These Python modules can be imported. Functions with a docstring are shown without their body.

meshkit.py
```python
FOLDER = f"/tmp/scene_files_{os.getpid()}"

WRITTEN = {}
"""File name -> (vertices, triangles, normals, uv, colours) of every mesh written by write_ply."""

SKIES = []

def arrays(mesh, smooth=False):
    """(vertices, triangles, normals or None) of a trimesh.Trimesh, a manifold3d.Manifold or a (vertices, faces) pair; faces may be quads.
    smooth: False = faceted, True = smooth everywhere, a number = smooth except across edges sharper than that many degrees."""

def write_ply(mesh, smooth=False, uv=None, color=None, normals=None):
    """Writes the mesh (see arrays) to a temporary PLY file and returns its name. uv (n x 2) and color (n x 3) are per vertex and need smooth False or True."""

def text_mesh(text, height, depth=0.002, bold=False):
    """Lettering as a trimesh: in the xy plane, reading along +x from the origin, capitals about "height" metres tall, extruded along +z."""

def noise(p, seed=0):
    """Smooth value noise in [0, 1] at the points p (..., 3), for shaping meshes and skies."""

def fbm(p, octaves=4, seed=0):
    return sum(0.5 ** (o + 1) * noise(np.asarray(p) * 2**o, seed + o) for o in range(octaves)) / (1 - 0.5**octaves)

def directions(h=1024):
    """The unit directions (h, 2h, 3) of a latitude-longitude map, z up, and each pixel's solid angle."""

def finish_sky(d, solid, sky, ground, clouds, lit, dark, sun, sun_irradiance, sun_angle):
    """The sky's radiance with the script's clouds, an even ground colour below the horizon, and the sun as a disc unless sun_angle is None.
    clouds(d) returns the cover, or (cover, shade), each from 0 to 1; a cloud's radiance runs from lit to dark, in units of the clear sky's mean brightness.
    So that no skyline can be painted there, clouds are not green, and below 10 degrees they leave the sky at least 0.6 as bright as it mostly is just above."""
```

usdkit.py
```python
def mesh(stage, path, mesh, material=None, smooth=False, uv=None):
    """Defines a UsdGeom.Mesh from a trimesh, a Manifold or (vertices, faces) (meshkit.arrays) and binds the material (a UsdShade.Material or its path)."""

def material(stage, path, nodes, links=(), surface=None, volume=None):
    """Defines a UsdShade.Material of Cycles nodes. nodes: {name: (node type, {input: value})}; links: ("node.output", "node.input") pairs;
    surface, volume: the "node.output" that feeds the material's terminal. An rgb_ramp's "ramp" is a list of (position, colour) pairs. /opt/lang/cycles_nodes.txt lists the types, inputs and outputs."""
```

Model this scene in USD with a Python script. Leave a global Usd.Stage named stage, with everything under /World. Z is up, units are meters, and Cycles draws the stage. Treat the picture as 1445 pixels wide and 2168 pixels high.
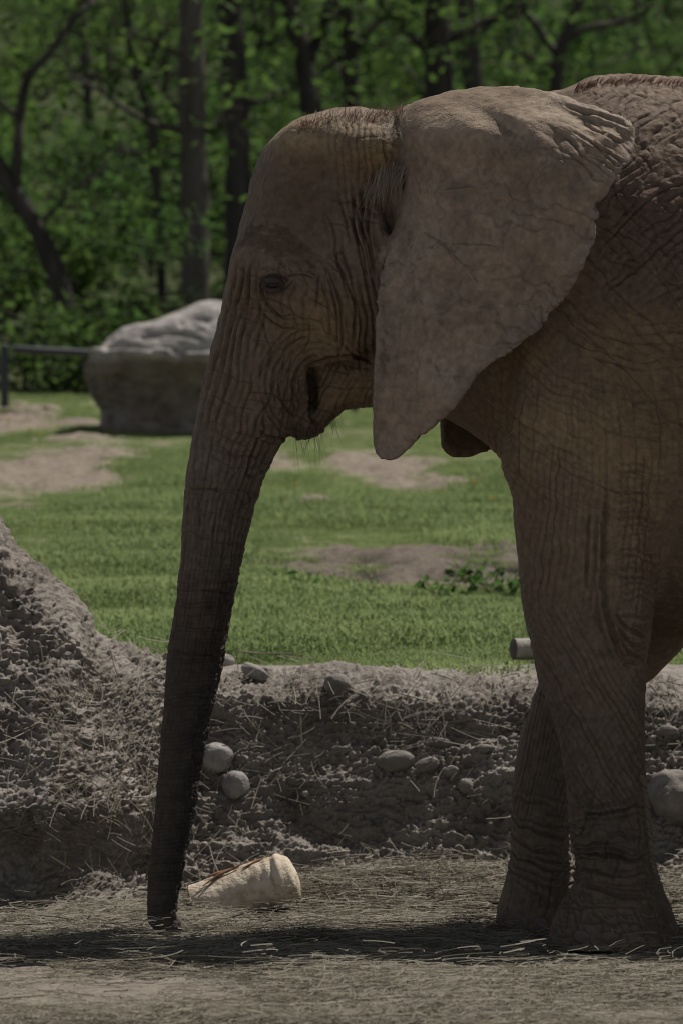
import math, random
import numpy as np, trimesh, usdkit
from meshkit import fbm, noise
from pxr import Usd, UsdGeom, UsdLux, UsdShade, Sdf, Gf, Vt
from scipy import ndimage, sparse
from scipy.interpolate import PchipInterpolator
from scipy.spatial import cKDTree
from PIL import Image, ImageDraw

stage = Usd.Stage.CreateInMemory()
UsdGeom.SetStageUpAxis(stage, UsdGeom.Tokens.z)
UsdGeom.SetStageMetersPerUnit(stage, 1.0)
UsdGeom.Xform.Define(stage, '/World')
UsdGeom.Scope.Define(stage, '/World/Looks')

# ---------------------------------------------------------------- camera, sky, sun
S = 8.67e-5                      # photo pixel as an angle (tangent)
CAM_H = 1.171
cam = UsdGeom.Camera.Define(stage, '/World/camera')
cam.AddTranslateOp().Set(Gf.Vec3d(0, 0, CAM_H))
cam.AddRotateXOp().Set(90.0)
cam.CreateHorizontalApertureAttr(24.0)
cam.CreateVerticalApertureAttr(24.0 * 1024 / 682)
cam.CreateFocalLengthAttr(24.0 / (1445 * S))
cam.CreateFStopAttr(5.6)
cam.CreateFocusDistanceAttr(14.75)
cam.CreateClippingRangeAttr(Gf.Vec2f(0.1, 2000))
cam.CreateExposureAttr(0.22)

SUN = np.array([0.40, 0.34, 1.0]); SUN /= np.linalg.norm(SUN)
elev, rot = math.asin(SUN[2]), math.atan2(SUN[0], SUN[1])
sky_m = usdkit.material(stage, '/World/Looks/sky_material', {
    's': ('sky_texture', {'sky_type': 'single_scattering', 'sun_disc': False, 'sun_elevation': elev, 'sun_rotation': rot}),
    'h': ('hsv', {'saturation': .45}), 'b': ('background_shader', {'strength': 0.05})}, [('s.color', 'h.color'), ('h.color', 'b.color')], surface='b.background')
dome = UsdLux.DomeLight.Define(stage, '/World/sky')
UsdShade.MaterialBindingAPI.Apply(dome.GetPrim()).Bind(sky_m)
dome.GetPrim().SetCustomDataByKey('kind', 'structure')
sun = UsdLux.DistantLight.Define(stage, '/World/sun')
sun.CreateNormalizeAttr(True); sun.CreateIntensityAttr(1.25); sun.CreateAngleAttr(0.5); sun.CreateColorAttr(Gf.Vec3f(1.0, 0.95, 0.88))
q = Gf.Rotation(Gf.Vec3d(0, 0, -1), Gf.Vec3d(*(-SUN)))
sun.AddTransformOp().Set(Gf.Matrix4d().SetRotate(q))

# ---------------------------------------------------------------- helpers
def X(px, Y): return (np.asarray(px, float) - 722.5) * S * Y
def Z(py, Y): return CAM_H - (np.asarray(py, float) - 1084) * S * Y
def P(px, py, Y): return np.array([X(px, Y), Y, Z(py, Y)])
used = {}
def numbered(base):
    k = used.get(base, 0); used[base] = k + 1
    return base if k == 0 else f'{base}_{k:03d}'
def tag(prim, label=None, cat=None, group=None, kind=None):
    prim = prim.GetPrim() if hasattr(prim, 'GetPrim') else prim
    for k, v in (('label', label), ('category', cat), ('group', group), ('kind', kind)):
        if v: prim.SetCustomDataByKey(k, v)
    return prim
def thing(name, label, cat, loc=(0, 0, 0), group=None, kind=None):
    x = UsdGeom.Xform.Define(stage, '/World/' + numbered('/World/' + name).rpartition('/')[2])
    x.AddTranslateOp().Set(Gf.Vec3d(*map(float, loc)))
    tag(x, label, cat, group, kind)
    x.loc = np.array(loc, float)
    return x
LOC = {}
def obj(name, mesh, mat, parent=None, smooth=True, loc=None, tone=None, crease=None):
    base = str(parent.GetPath()) if parent is not None else '/World'
    path = numbered(base + '/' + name)
    v, f = (mesh.vertices, mesh.faces) if hasattr(mesh, 'vertices') else mesh
    v = np.asarray(v, float)
    off = LOC.get(base, np.zeros(3)) if parent is not None else np.zeros(3)
    if parent is None and loc is not None:
        off = np.asarray(loc, float)
    m = usdkit.mesh(stage, path, (v - off, np.asarray(f)), mat, smooth=smooth)
    if parent is None and loc is not None:
        m.AddTranslateOp().Set(Gf.Vec3d(*map(float, off)))
    LOC[path] = off
    api = UsdGeom.PrimvarsAPI(m)
    if tone is not None:
        api.CreatePrimvar('tone', Sdf.ValueTypeNames.Color3fArray, 'vertex').Set(Vt.Vec3fArray.FromNumpy(np.asarray(tone, np.float32)))
    return m
def root(name, label, cat, loc, group=None, kind=None):
    t = thing(name, label, cat, loc, group, kind)
    LOC[str(t.GetPath())] = np.array(loc, float)
    return t
def join(parts):
    vs, fs, n = [], [], 0
    for v, f in parts:
        vs.append(np.asarray(v, float)); fs.append(np.asarray(f, int) + n); n += len(v)
    return np.vstack(vs), np.vstack(fs)
def tube(pts, rad, sides=8, cap=True):
    pts = np.asarray(pts, float); n = len(pts); rad = np.broadcast_to(np.asarray(rad, float), (n,))
    t = np.gradient(pts, axis=0); t /= np.linalg.norm(t, axis=1, keepdims=True) + 1e-12
    ref = np.array([0, 0, 1.0]) if abs(t[0][2]) < .8 else np.array([1.0, 0, 0])
    u = np.cross(t, ref); u /= np.linalg.norm(u, axis=1, keepdims=True) + 1e-12
    w = np.cross(t, u)
    a = np.arange(sides) / sides * 2 * np.pi
    ring = pts[:, None] + rad[:, None, None] * (np.cos(a)[None, :, None] * u[:, None] + np.sin(a)[None, :, None] * w[:, None])
    v = ring.reshape(-1, 3)
    i, j = np.meshgrid(np.arange(n - 1), np.arange(sides), indexing='ij')
    a0, a1 = i * sides + j, i * sides + (j + 1) % sides
    f = np.concatenate([np.stack([a0, a1, a1 + sides], -1).reshape(-1, 3), np.stack([a0, a1 + sides, a0 + sides], -1).reshape(-1, 3)])
    if cap:
        v = np.vstack([v, pts[:1], pts[-1:]]); c0, c1 = len(v) - 2, len(v) - 1
        k = np.arange(sides); e = (n - 1) * sides
        f = np.vstack([f, np.stack([np.full(sides, c0), (k + 1) % sides, k], -1), np.stack([np.full(sides, c1), e + k, e + (k + 1) % sides], -1)])
    return v, f
def bezier(pts, n):
    """smooth curve through the points"""
    pts = np.asarray(pts, float)
    d = np.r_[0, np.cumsum(np.linalg.norm(np.diff(pts, axis=0), axis=1) + 1e-9)]
    return PchipInterpolator(d, pts, axis=0)(np.linspace(0, d[-1], n))
def grid_faces(nu, nv):
    i, j = np.meshgrid(np.arange(nu - 1), np.arange(nv - 1), indexing='ij')
    a = i * nv + j
    return np.concatenate([np.stack([a, a + nv, a + nv + 1], -1).reshape(-1, 3), np.stack([a, a + nv + 1, a + 1], -1).reshape(-1, 3)])
def sstep(a, b, x):
    t = np.clip((np.asarray(x, float) - a) / (b - a), 0, 1); return t * t * (3 - 2 * t)
def curves(name, strands, width, mat, parent=None):
    base = str(parent.GetPath()) if parent is not None else '/World'
    c = UsdGeom.BasisCurves.Define(stage, numbered(base + '/' + name))
    off = LOC.get(base, np.zeros(3)) if parent is not None else np.zeros(3)
    pts = np.vstack(strands) - off
    c.CreatePointsAttr(Vt.Vec3fArray.FromNumpy(pts.astype(np.float32)))
    c.CreateCurveVertexCountsAttr(Vt.IntArray([len(s) for s in strands]))
    c.CreateTypeAttr('linear'); c.CreateWrapAttr('nonperiodic')
    w = np.concatenate([np.linspace(width, width * .35, len(s)) for s in strands])
    c.CreateWidthsAttr(Vt.FloatArray.FromNumpy(w.astype(np.float32))); c.SetWidthsInterpolation('vertex')
    UsdShade.MaterialBindingAPI.Apply(c.GetPrim()).Bind(mat)
    return c
def instancer(name, protos, mats, pos, idx, quat, scale, label, cat, kind='stuff', parent=None):
    base = str(parent.GetPath()) if parent is not None else '/World'
    path = numbered(base + '/' + name)
    pi = UsdGeom.PointInstancer.Define(stage, path)
    for k, (m, mt) in enumerate(zip(protos, mats)):
        p = usdkit.mesh(stage, f'{path}/prototypes/clump_{k:03d}' if k else f'{path}/prototypes/clump', m, mt, smooth=False)
        pi.CreatePrototypesRel().AddTarget(p.GetPath())
    pi.CreatePositionsAttr(Vt.Vec3fArray.FromNumpy(np.asarray(pos, np.float32)))
    pi.CreateProtoIndicesAttr(Vt.IntArray.FromNumpy(np.asarray(idx, np.int32)))
    q = np.asarray(quat, float)      # x y z w
    pi.CreateOrientationsAttr(Vt.QuathArray([Gf.Quath(float(a[3]), float(a[0]), float(a[1]), float(a[2])) for a in q]))
    sc = np.asarray(scale, np.float32)
    if sc.ndim == 1: sc = np.repeat(sc[:, None], 3, 1)
    pi.CreateScalesAttr(Vt.Vec3fArray.FromNumpy(sc))
    tag(pi, label, cat, None, kind)
    return pi
def quat_yaw_to(n, yaw):
    """rotation taking z to n after a turn about z; arrays of x,y,z,w"""
    from scipy.spatial.transform import Rotation as R
    n = np.asarray(n, float); n = n / np.linalg.norm(n, axis=1, keepdims=True)
    z = np.array([0, 0, 1.0]); ax = np.cross(np.broadcast_to(z, n.shape), n); s = np.linalg.norm(ax, axis=1, keepdims=True)
    ang = np.arctan2(s[:, 0], n[:, 2]); ax = np.where(s > 1e-8, ax / np.maximum(s, 1e-8), [1.0, 0, 0])
    return (R.from_rotvec(ax * ang[:, None]) * R.from_rotvec(np.stack([0 * yaw, 0 * yaw, yaw], 1))).as_quat()

# ---------------------------------------------------------------- materials
MT = {}
def rough_mat(name, stops, scale, rough=.9, bump=.3, bscale=None, bdist=.01, detail=6, coord='geometry', spec=.2, stretch=(1, 1, 1)):
    n = {'g': ('geometry', {}), 'mp': ('mapping', {'scale': stretch}), 'n': ('noise_texture', {'scale': scale, 'detail': detail, 'roughness': .62}),
         'r': ('rgb_ramp', {'ramp': stops}), 'n2': ('noise_texture', {'scale': bscale or scale * 6, 'detail': 6, 'roughness': .65}),
         'b': ('bump', {'strength': bump, 'distance': bdist}), 'p': ('principled_bsdf', {'roughness': rough, 'specular_ior_level': spec})}
    MT[name] = usdkit.material(stage, '/World/Looks/' + name, n, [('g.position', 'mp.vector'), ('mp.vector', 'n.vector'), ('mp.vector', 'n2.vector'), ('n.fac', 'r.fac'), ('r.color', 'p.base_color'),
                               ('n2.fac', 'b.height'), ('b.normal', 'p.normal')], surface='p.BSDF')
def leaf_mat(name, stops, trans=.5, rough=.6, tmul=1.3, patch=0):
    tr = [(p, tuple(min(.9, c * tmul) for c in col)) for p, col in stops]
    n = {'g': ('geometry', {}), 'r': ('rgb_ramp', {'ramp': stops}), 'rt': ('rgb_ramp', {'ramp': tr}), 'p': ('principled_bsdf', {'roughness': rough, 'specular_ior_level': .10}),
         't': ('translucent_bsdf', {}), 'm': ('mix_closure', {'fac': trans})}
    src = 'g.random_per_island'; extra = []
    if patch:
        n.update({'pn': ('noise_texture', {'scale': patch, 'detail': 4, 'roughness': .6}), 'pr': ('map_range', {'from_min': .3, 'from_max': .7, 'to_min': 0., 'to_max': 1.}), 'pm': ('mix_float', {'fac': .5})})
        extra = [('g.position', 'pn.vector'), ('pn.fac', 'pr.value'), ('g.random_per_island', 'pm.a'), ('pr.result', 'pm.b')]; src = 'pm.result'
    MT[name] = usdkit.material(stage, '/World/Looks/' + name, n, extra + [(src, 'r.fac'), (src, 'rt.fac'), ('r.color', 'p.base_color'), ('rt.color', 't.color'),
                               ('p.BSDF', 'm.closure1'), ('t.BSDF', 'm.closure2')], surface='m.closure')
rough_mat('soil', [(.3, (.115, .095, .078)), (.55, (.185, .16, .135)), (.75, (.24, .21, .18))], 9, .95, .8, 70, .012)
rough_mat('clay', [(.28, (.115, .10, .086)), (.5, (.212, .188, .165)), (.75, (.285, .258, .23))], 6, .95, .9, 85, .012)
rough_mat('meadow_soil', [(.25, (.075, .085, .035)), (.5, (.12, .12, .06)), (.75, (.20, .16, .12))], 2.2, .95, .6, 40, .02)
rough_mat('forest_soil', [(.3, (.03, .035, .015)), (.6, (.06, .06, .03)), (.8, (.09, .075, .05))], 3, .95, .6, 20, .03)
rough_mat('bark', [(.3, (.05, .042, .036)), (.6, (.10, .086, .075)), (.8, (.15, .13, .115))], 10, .95, 1.0, 40, .02, stretch=(1, 1, .22))
rough_mat('dark_bark', [(.3, (.03, .026, .023)), (.6, (.06, .052, .046)), (.8, (.10, .088, .078))], 10, .95, 1.0, 40, .02, stretch=(1, 1, .22))
rough_mat('stone', [(.3, (.13, .12, .11)), (.5, (.235, .22, .205)), (.75, (.33, .315, .30))], 26, .8, .5, 120, .006)
rough_mat('dusty_stone', [(.3, (.12, .108, .095)), (.55, (.185, .168, .15)), (.75, (.25, .23, .21))], 22, .9, .5, 160, .005)
rough_mat('boulder_stone', [(.25, (.19, .165, .145)), (.5, (.31, .28, .255)), (.75, (.42, .385, .36))], 5, .85, .7, 25, .02)
rough_mat('bare_wood', [(.3, (.30, .22, .15)), (.48, (.47, .40, .31)), (.72, (.58, .51, .41))], 20, .85, .8, 90, .008)
rough_mat('bark_strip', [(.3, (.12, .06, .035)), (.7, (.26, .15, .09))], 40, .9, .6, 120, .004)
rough_mat('grey_wood', [(.3, (.16, .145, .13)), (.7, (.30, .275, .25))], 20, .9, .6, 90, .006)
rough_mat('cut_end', [(.3, (.07, .062, .055)), (.7, (.12, .107, .095))], 30, .9, .5, 120, .004)
MT['fence_paint'] = usdkit.material(stage, '/World/Looks/fence_paint', {'p': ('principled_bsdf', {'base_color': (.018, .02, .026), 'roughness': .45})}, surface='p.BSDF')
MT['eye_wet'] = usdkit.material(stage, '/World/Looks/eye_wet', {'p': ('principled_bsdf', {'base_color': (.02, .012, .008), 'roughness': .06, 'coat_weight': .6})}, surface='p.BSDF')
rough_mat('nail', [(.3, (.075, .06, .05)), (.7, (.12, .10, .082))], 60, .7, .3, 200, .002)
for nm, col in (('pale_hair', (.24, .20, .155)), ('dark_hair', (.035, .025, .02)), ('red_hair', (.16, .07, .04)), ('tail_hair', (.03, .025, .02))):
    MT[nm] = usdkit.material(stage, '/World/Looks/' + nm, {'p': ('principled_bsdf', {'base_color': col, 'roughness': .55})}, surface='p.BSDF')
leaf_mat('grass_blade', [(0, (.16, .215, .085)), (.5, (.235, .29, .12)), (.82, (.31, .335, .17)), (1, (.46, .41, .26))], .4, .6, 1.25, 1.4)
leaf_mat('hay_straw', [(0, (.20, .18, .14)), (.3, (.37, .345, .285)), (.65, (.54, .51, .44)), (1, (.75, .71, .64))], .2, .6, 1.0)
leaf_mat('shrub_leaf', [(0, (.04, .08, .02)), (.5, (.072, .132, .033)), (1, (.12, .185, .05))], .55, .6, 1.6)
leaf_mat('young_leaf', [(0, (.06, .105, .025)), (.5, (.10, .158, .04)), (1, (.16, .21, .07))], .55, .6, 1.4)
leaf_mat('dandelion_petal', [(0, (.75, .5, .02)), (1, (.85, .62, .04))], .2, .6, 1.0)
skin_n = {'a': ('attribute', {'attribute': 'tone'}), 'g': ('geometry', {}),
    'n': ('noise_texture', {'scale': 170, 'detail': 5, 'roughness': .7}), 'v': ('voronoi_texture', {'scale': 210, 'feature': 'f1'}) ,
    'mx': ('mix_float', {'fac': .45}), 'b': ('bump', {'strength': .55, 'distance': .0035}),
    'n3': ('noise_texture', {'scale': 38, 'detail': 7, 'roughness': .65}), 'r': ('map_range', {'from_min': .3, 'from_max': .7, 'to_min': .74, 'to_max': 1.24}),
    'mul': ('mix_color', {'blend_type': 'multiply', 'fac': 1.0}), 'p': ('principled_bsdf', {'roughness': .82, 'specular_ior_level': .22})}
MT['skin'] = usdkit.material(stage, '/World/Looks/skin', skin_n, [('g.position', 'n.vector'), ('g.position', 'v.vector'), ('g.position', 'n3.vector'), ('n.fac', 'mx.a'), ('v.distance', 'mx.b'),
    ('mx.result', 'b.height'), ('b.normal', 'p.normal'), ('n3.fac', 'r.value'), ('a.color', 'mul.a'), ('r.result', 'mul.b'), ('mul.result', 'p.base_color')], surface='p.BSDF')
# ---------------------------------------------------------------- terrain
rng = np.random.default_rng(11)
def meadow_z(x, y):
    x, y = np.asarray(x, float), np.asarray(y, float)
    z = .672 + .088 * np.clip(y - 17.5, -1, 14.5) + .20 * np.clip(y - 32, 0, 60)
    p = np.stack([x, y, 0 * x], -1)
    return z + (fbm(p * .9, 3, 5) - .5) * .10 * sstep(18, 22, y) + (fbm(p * 5, 3, 6) - .5) * .035
def row_Y(py): return 2.039 / (.088 + (py - 1084) * S)
def bare(x, y):
    """how bare of grass the meadow is, 0..1"""
    p = np.stack([x, y, 0 * x], -1)
    m = np.zeros_like(x)
    for px, py, rx, ry, a in ((890, 1182, 340, 46, 1.6), (1010, 1218, 150, 34, 1.2), (700, 1190, 150, 22, 1.0), (640, 1050, 90, 12, .9), (830, 990, 150, 45, 1.0), (590, 985, 70, 22, .8), (900, 1015, 90, 20, .8),
                              (150, 985, 230, 45, 1.0), (60, 880, 170, 36, 1.0), (300, 905, 220, 30, .75), (60, 1035, 150, 12, .6), (100, 1120, 60, 8, .3), (330, 1340, 60, 8, .5)):
        Yc = row_Y(py); xc = X(px, Yc); sx = rx * S * Yc; sy = abs(row_Y(py - ry) - row_Y(py + ry)) / 2
        m = np.maximum(m, a * np.exp(-(((x - xc) / sx) ** 2 + ((y - Yc) / sy) ** 2) ** 1.5))
    n = fbm(p * np.array([2.2, 1.6, 1]), 4, 21)
    m = sstep(.30, .95, m + (n - .5) * 1.9)
    return np.maximum(m, 1 - sstep(17.25, 17.55, y + (fbm(p * 4, 3, 9) - .5) * .35))
def axis(fine0, fine1, step, lo, hi, grow=1.35):
    a = list(np.arange(fine0, fine1 + 1e-9, step)); s = step
    while a[-1] < hi: s *= grow; a.append(min(a[-1] + s, hi))
    s = step
    while a[0] > lo: s *= grow; a.insert(0, max(a[0] - s, lo))
    return np.array(a)
def tone_mat(name, scale, bump, bscale, bdist, rough=.95):
    MT[name] = usdkit.material(stage, '/World/Looks/' + name, {'a': ('attribute', {'attribute': 'tone'}), 'g': ('geometry', {}), 'n': ('noise_texture', {'scale': scale, 'detail': 6, 'roughness': .65}),
        'r': ('map_range', {'from_min': .3, 'from_max': .7, 'to_min': .6, 'to_max': 1.4}), 'mul': ('mix_color', {'blend_type': 'multiply', 'fac': 1.0}), 'n2': ('noise_texture', {'scale': bscale, 'detail': 6, 'roughness': .65}),
        'b': ('bump', {'strength': bump, 'distance': bdist}), 'p': ('principled_bsdf', {'roughness': rough, 'specular_ior_level': .15})},
        [('g.position', 'n.vector'), ('g.position', 'n2.vector'), ('n.fac', 'r.value'), ('a.color', 'mul.a'), ('r.result', 'mul.b'), ('mul.result', 'p.base_color'), ('n2.fac', 'b.height'), ('b.normal', 'p.normal')], surface='p.BSDF')
tone_mat('meadow_ground', 30, .7, 60, .02)

gx, gy = axis(-1.9, 1.9, .032, -220, 220, 1.4), axis(12.2, 16.9, .032, -220, 220, 1.4)
GX, GY = np.meshgrid(gx, gy, indexing='ij')
def calm(x, y):
    return np.maximum.reduce([np.exp(-((x - cx) / rx) ** 4 - ((y - cy) / .62) ** 4) for cx, cy, rx in ((X(1300, 14.75), 14.5, .30), (X(1145, 15.3), 15.1, .24), (X(345, 15.04), 14.75, .20))])
def ground_z(x, y):
    p = np.stack([x, y, 0 * np.asarray(x, float)], -1)
    near = sstep(30, 18, np.abs(y)) 
    return ((fbm(p * 2.5, 3, 2) - .5) * .03 + (fbm(p * 14, 3, 3) - .5) * .022) * near * (1 - .85 * calm(x, y)) - .003 - .012 * calm(x, y)
GZ = ground_z(GX, GY)
g = obj('ground', (np.stack([GX, GY, np.where(GY > 17.3, -.3, GZ)], -1).reshape(-1, 3), grid_faces(len(gx), len(gy))), MT['soil'])
tag(g, kind='structure')

mx, my = axis(-2.9, 2.9, .045, -120, 120, 1.3), axis(16.95, 32.5, .05, 16.95, 160, 1.25)
MX, MY = np.meshgrid(mx, my, indexing='ij')
B = bare(MX, MY); MZ = meadow_z(MX, MY)
clod = fbm(np.stack([MX, MY, 0 * MX], -1) * 9, 4, 31)
MZ = MZ + B * sstep(18.2, 19.5, MY) * ((clod - .5) * .11 - .01) - .02 * (1 - B) - .10 * sstep(17.2, 16.95, MY)
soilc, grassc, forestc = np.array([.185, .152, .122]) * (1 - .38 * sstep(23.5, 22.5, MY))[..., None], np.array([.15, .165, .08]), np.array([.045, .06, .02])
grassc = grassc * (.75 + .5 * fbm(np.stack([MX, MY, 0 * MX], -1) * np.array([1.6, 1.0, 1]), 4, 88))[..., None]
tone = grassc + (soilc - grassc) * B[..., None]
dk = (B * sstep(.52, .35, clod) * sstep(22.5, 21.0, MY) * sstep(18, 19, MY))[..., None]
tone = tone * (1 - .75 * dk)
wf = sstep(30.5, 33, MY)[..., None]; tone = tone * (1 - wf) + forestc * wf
m = obj('meadow', (np.stack([MX, MY, MZ], -1).reshape(-1, 3), grid_faces(len(mx), len(my))), MT['meadow_ground'], tone=tone.reshape(-1, 3))
tag(m, kind='structure')

# the earth bank with its mound at the left
bx = axis(-1.75, 1.95, .0052, -9, 9, 1.25)
top_px = np.array([-2600, -900, -420, -200, -60, 0, 30, 60, 110, 150, 190, 215, 255, 330, 400, 450, 560, 700, 900, 1100, 1300, 1445, 1800, 7000])
top_py = np.array([600, 700, 790, 900, 1020, 1092, 1140, 1190, 1235, 1270, 1318, 1345, 1362, 1372, 1395, 1416, 1424, 1430, 1434, 1434, 1428, 1434, 1430, 1430])
tx = X(top_px, 16.45)
zt = PchipInterpolator(tx, Z(top_py, 16.45))(bx)
left = sstep(X(420, 16), X(80, 16), bx)                       # 1 on the mound
zt = zt + .05 * left * sstep(X(260, 16), X(60, 16), bx)
yb = 16.12 - .70 * left - .10 * sstep(X(330, 16), X(-200, 16), bx)
yt = 16.72 - .50 * left
under = .24 * sstep(X(420, 16), X(250, 16), bx)
nf, nl = 215, 120
tf = np.linspace(0, 1, nf)
prof_z = tf ** .95
prof_y = np.where(tf < .86, tf * .72 / .86, .72 + .28 * ((tf - .86) / .14) ** 1.6)
zf = -.06 + (zt[:, None] + .06) * np.where(tf > .8, tf + 0 * tf, tf)[None]
# the brow rounds over
brow = sstep(.80, 1.0, tf)
zf = zf - (zt[:, None] * .05) * (brow * (1 - brow) * 4)[None] * 0
yf = yb[:, None] + (yt - yb)[:, None] * prof_y[None]
zz = zf / np.maximum(zt[:, None], .3)
hz = np.clip(zf, 0, 3)
yf = yf + under[:, None] * (1 - sstep(0.10, .34, hz)) * 1.0
yf = yf - (.012 * np.exp(-((hz - .55) / .05) ** 2) * (1 - left[:, None]))          # ledge under the rim
tl = np.linspace(0, 1, nl + 1)[1:]
yl = yt[:, None] + (17.75 - yt)[:, None] * tl[None]
base_z = .672 + .088 * (yl - 17.5)
fall = sstep(0, .45, tl)[None] * np.ones_like(zt)[:, None]
zl = zt[:, None] * (1 - fall) + (base_z + .02 - .05 * sstep(.62, .85, tl)[None]) * fall
hill = left[:, None] * np.maximum(zt[:, None] - .7, 0)
zl = np.maximum(zl, 0) - .03 * sstep(.8, 1, tl)[None]
BY, BZ = np.concatenate([yf, yl], 1), np.concatenate([zf, zl], 1)
BX = np.repeat(bx[:, None], nf + nl, 1)
V = np.stack([BX, BY, BZ], -1)
du, dv = np.gradient(V, axis=0), np.gradient(V, axis=1)
N = np.cross(du, dv); N /= np.linalg.norm(N, axis=-1, keepdims=True) + 1e-9
if N[len(bx) // 2, 40, 1] > 0: N = -N
on_face = np.concatenate([np.ones(nf), 1 - .75 * sstep(0, .25, tl)])[None]
near = sstep(4.0, 2.2, np.abs(BX))
q = V + .05 * np.stack([fbm(V * 6, 2, 41), fbm(V * 6, 2, 42), fbm(V * 6, 2, 43)], -1)
ridged = lambda f, s: 1 - np.abs(2 * fbm(q * f, 3, s) - 1)
big, mid, small, fine = fbm(q * np.array([3, 3, 4.5]), 3, 51), 1.25 - .9 * ridged(np.array([9, 9, 15]), 52), 1.25 - .9 * ridged(np.array([34, 34, 46]), 53), fbm(q * 110, 3, 54)
patchy, patchy2 = sstep(.35, .65, fbm(V * 4, 2, 77)), sstep(.42, .66, fbm(V * np.array([2.2, 2.2, 5]), 3, 78))
rimless = (1 - .6 * np.concatenate([sstep(.78, .95, tf), np.ones(nl)]))[None]
disp = (big - .5) * .11 + ((mid - .75) * .045 * (.12 + 1.1 * patchy2) * rimless + (small - .75) * .034 * (.2 + 1.1 * patchy) + (fine - .5) * .034) * near
pits = sstep(.60, .72, fbm(q * np.array([24, 24, 34]), 2, 58)) * near
disp = disp - pits * .010 * rimless
disp *= on_face
V = V + N * disp[..., None]
BANK = V.copy()
bank = obj('earth_bank', (V.reshape(-1, 3), grid_faces(len(bx), nf + nl)[:, ::-1] if False else grid_faces(len(bx), nf + nl)), MT['clay'])
tag(bank, kind='structure')
sel = np.abs(BX) < 2.2
bv, bn = BANK[sel], N[sel]
b_px, b_py = 722.5 + bv[:, 0] / (S * bv[:, 1]), 1084 + (CAM_H - bv[:, 2]) / (S * bv[:, 1])
bank_tree = cKDTree(np.stack([b_px, b_py], 1))
def bank_at(px, py):
    i = bank_tree.query_ball_point([px, py], 7)
    if not i: i = [bank_tree.query([px, py])[1]]
    k = min(i, key=lambda j: bv[j, 1])
    return bv[k], bn[k]

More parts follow.
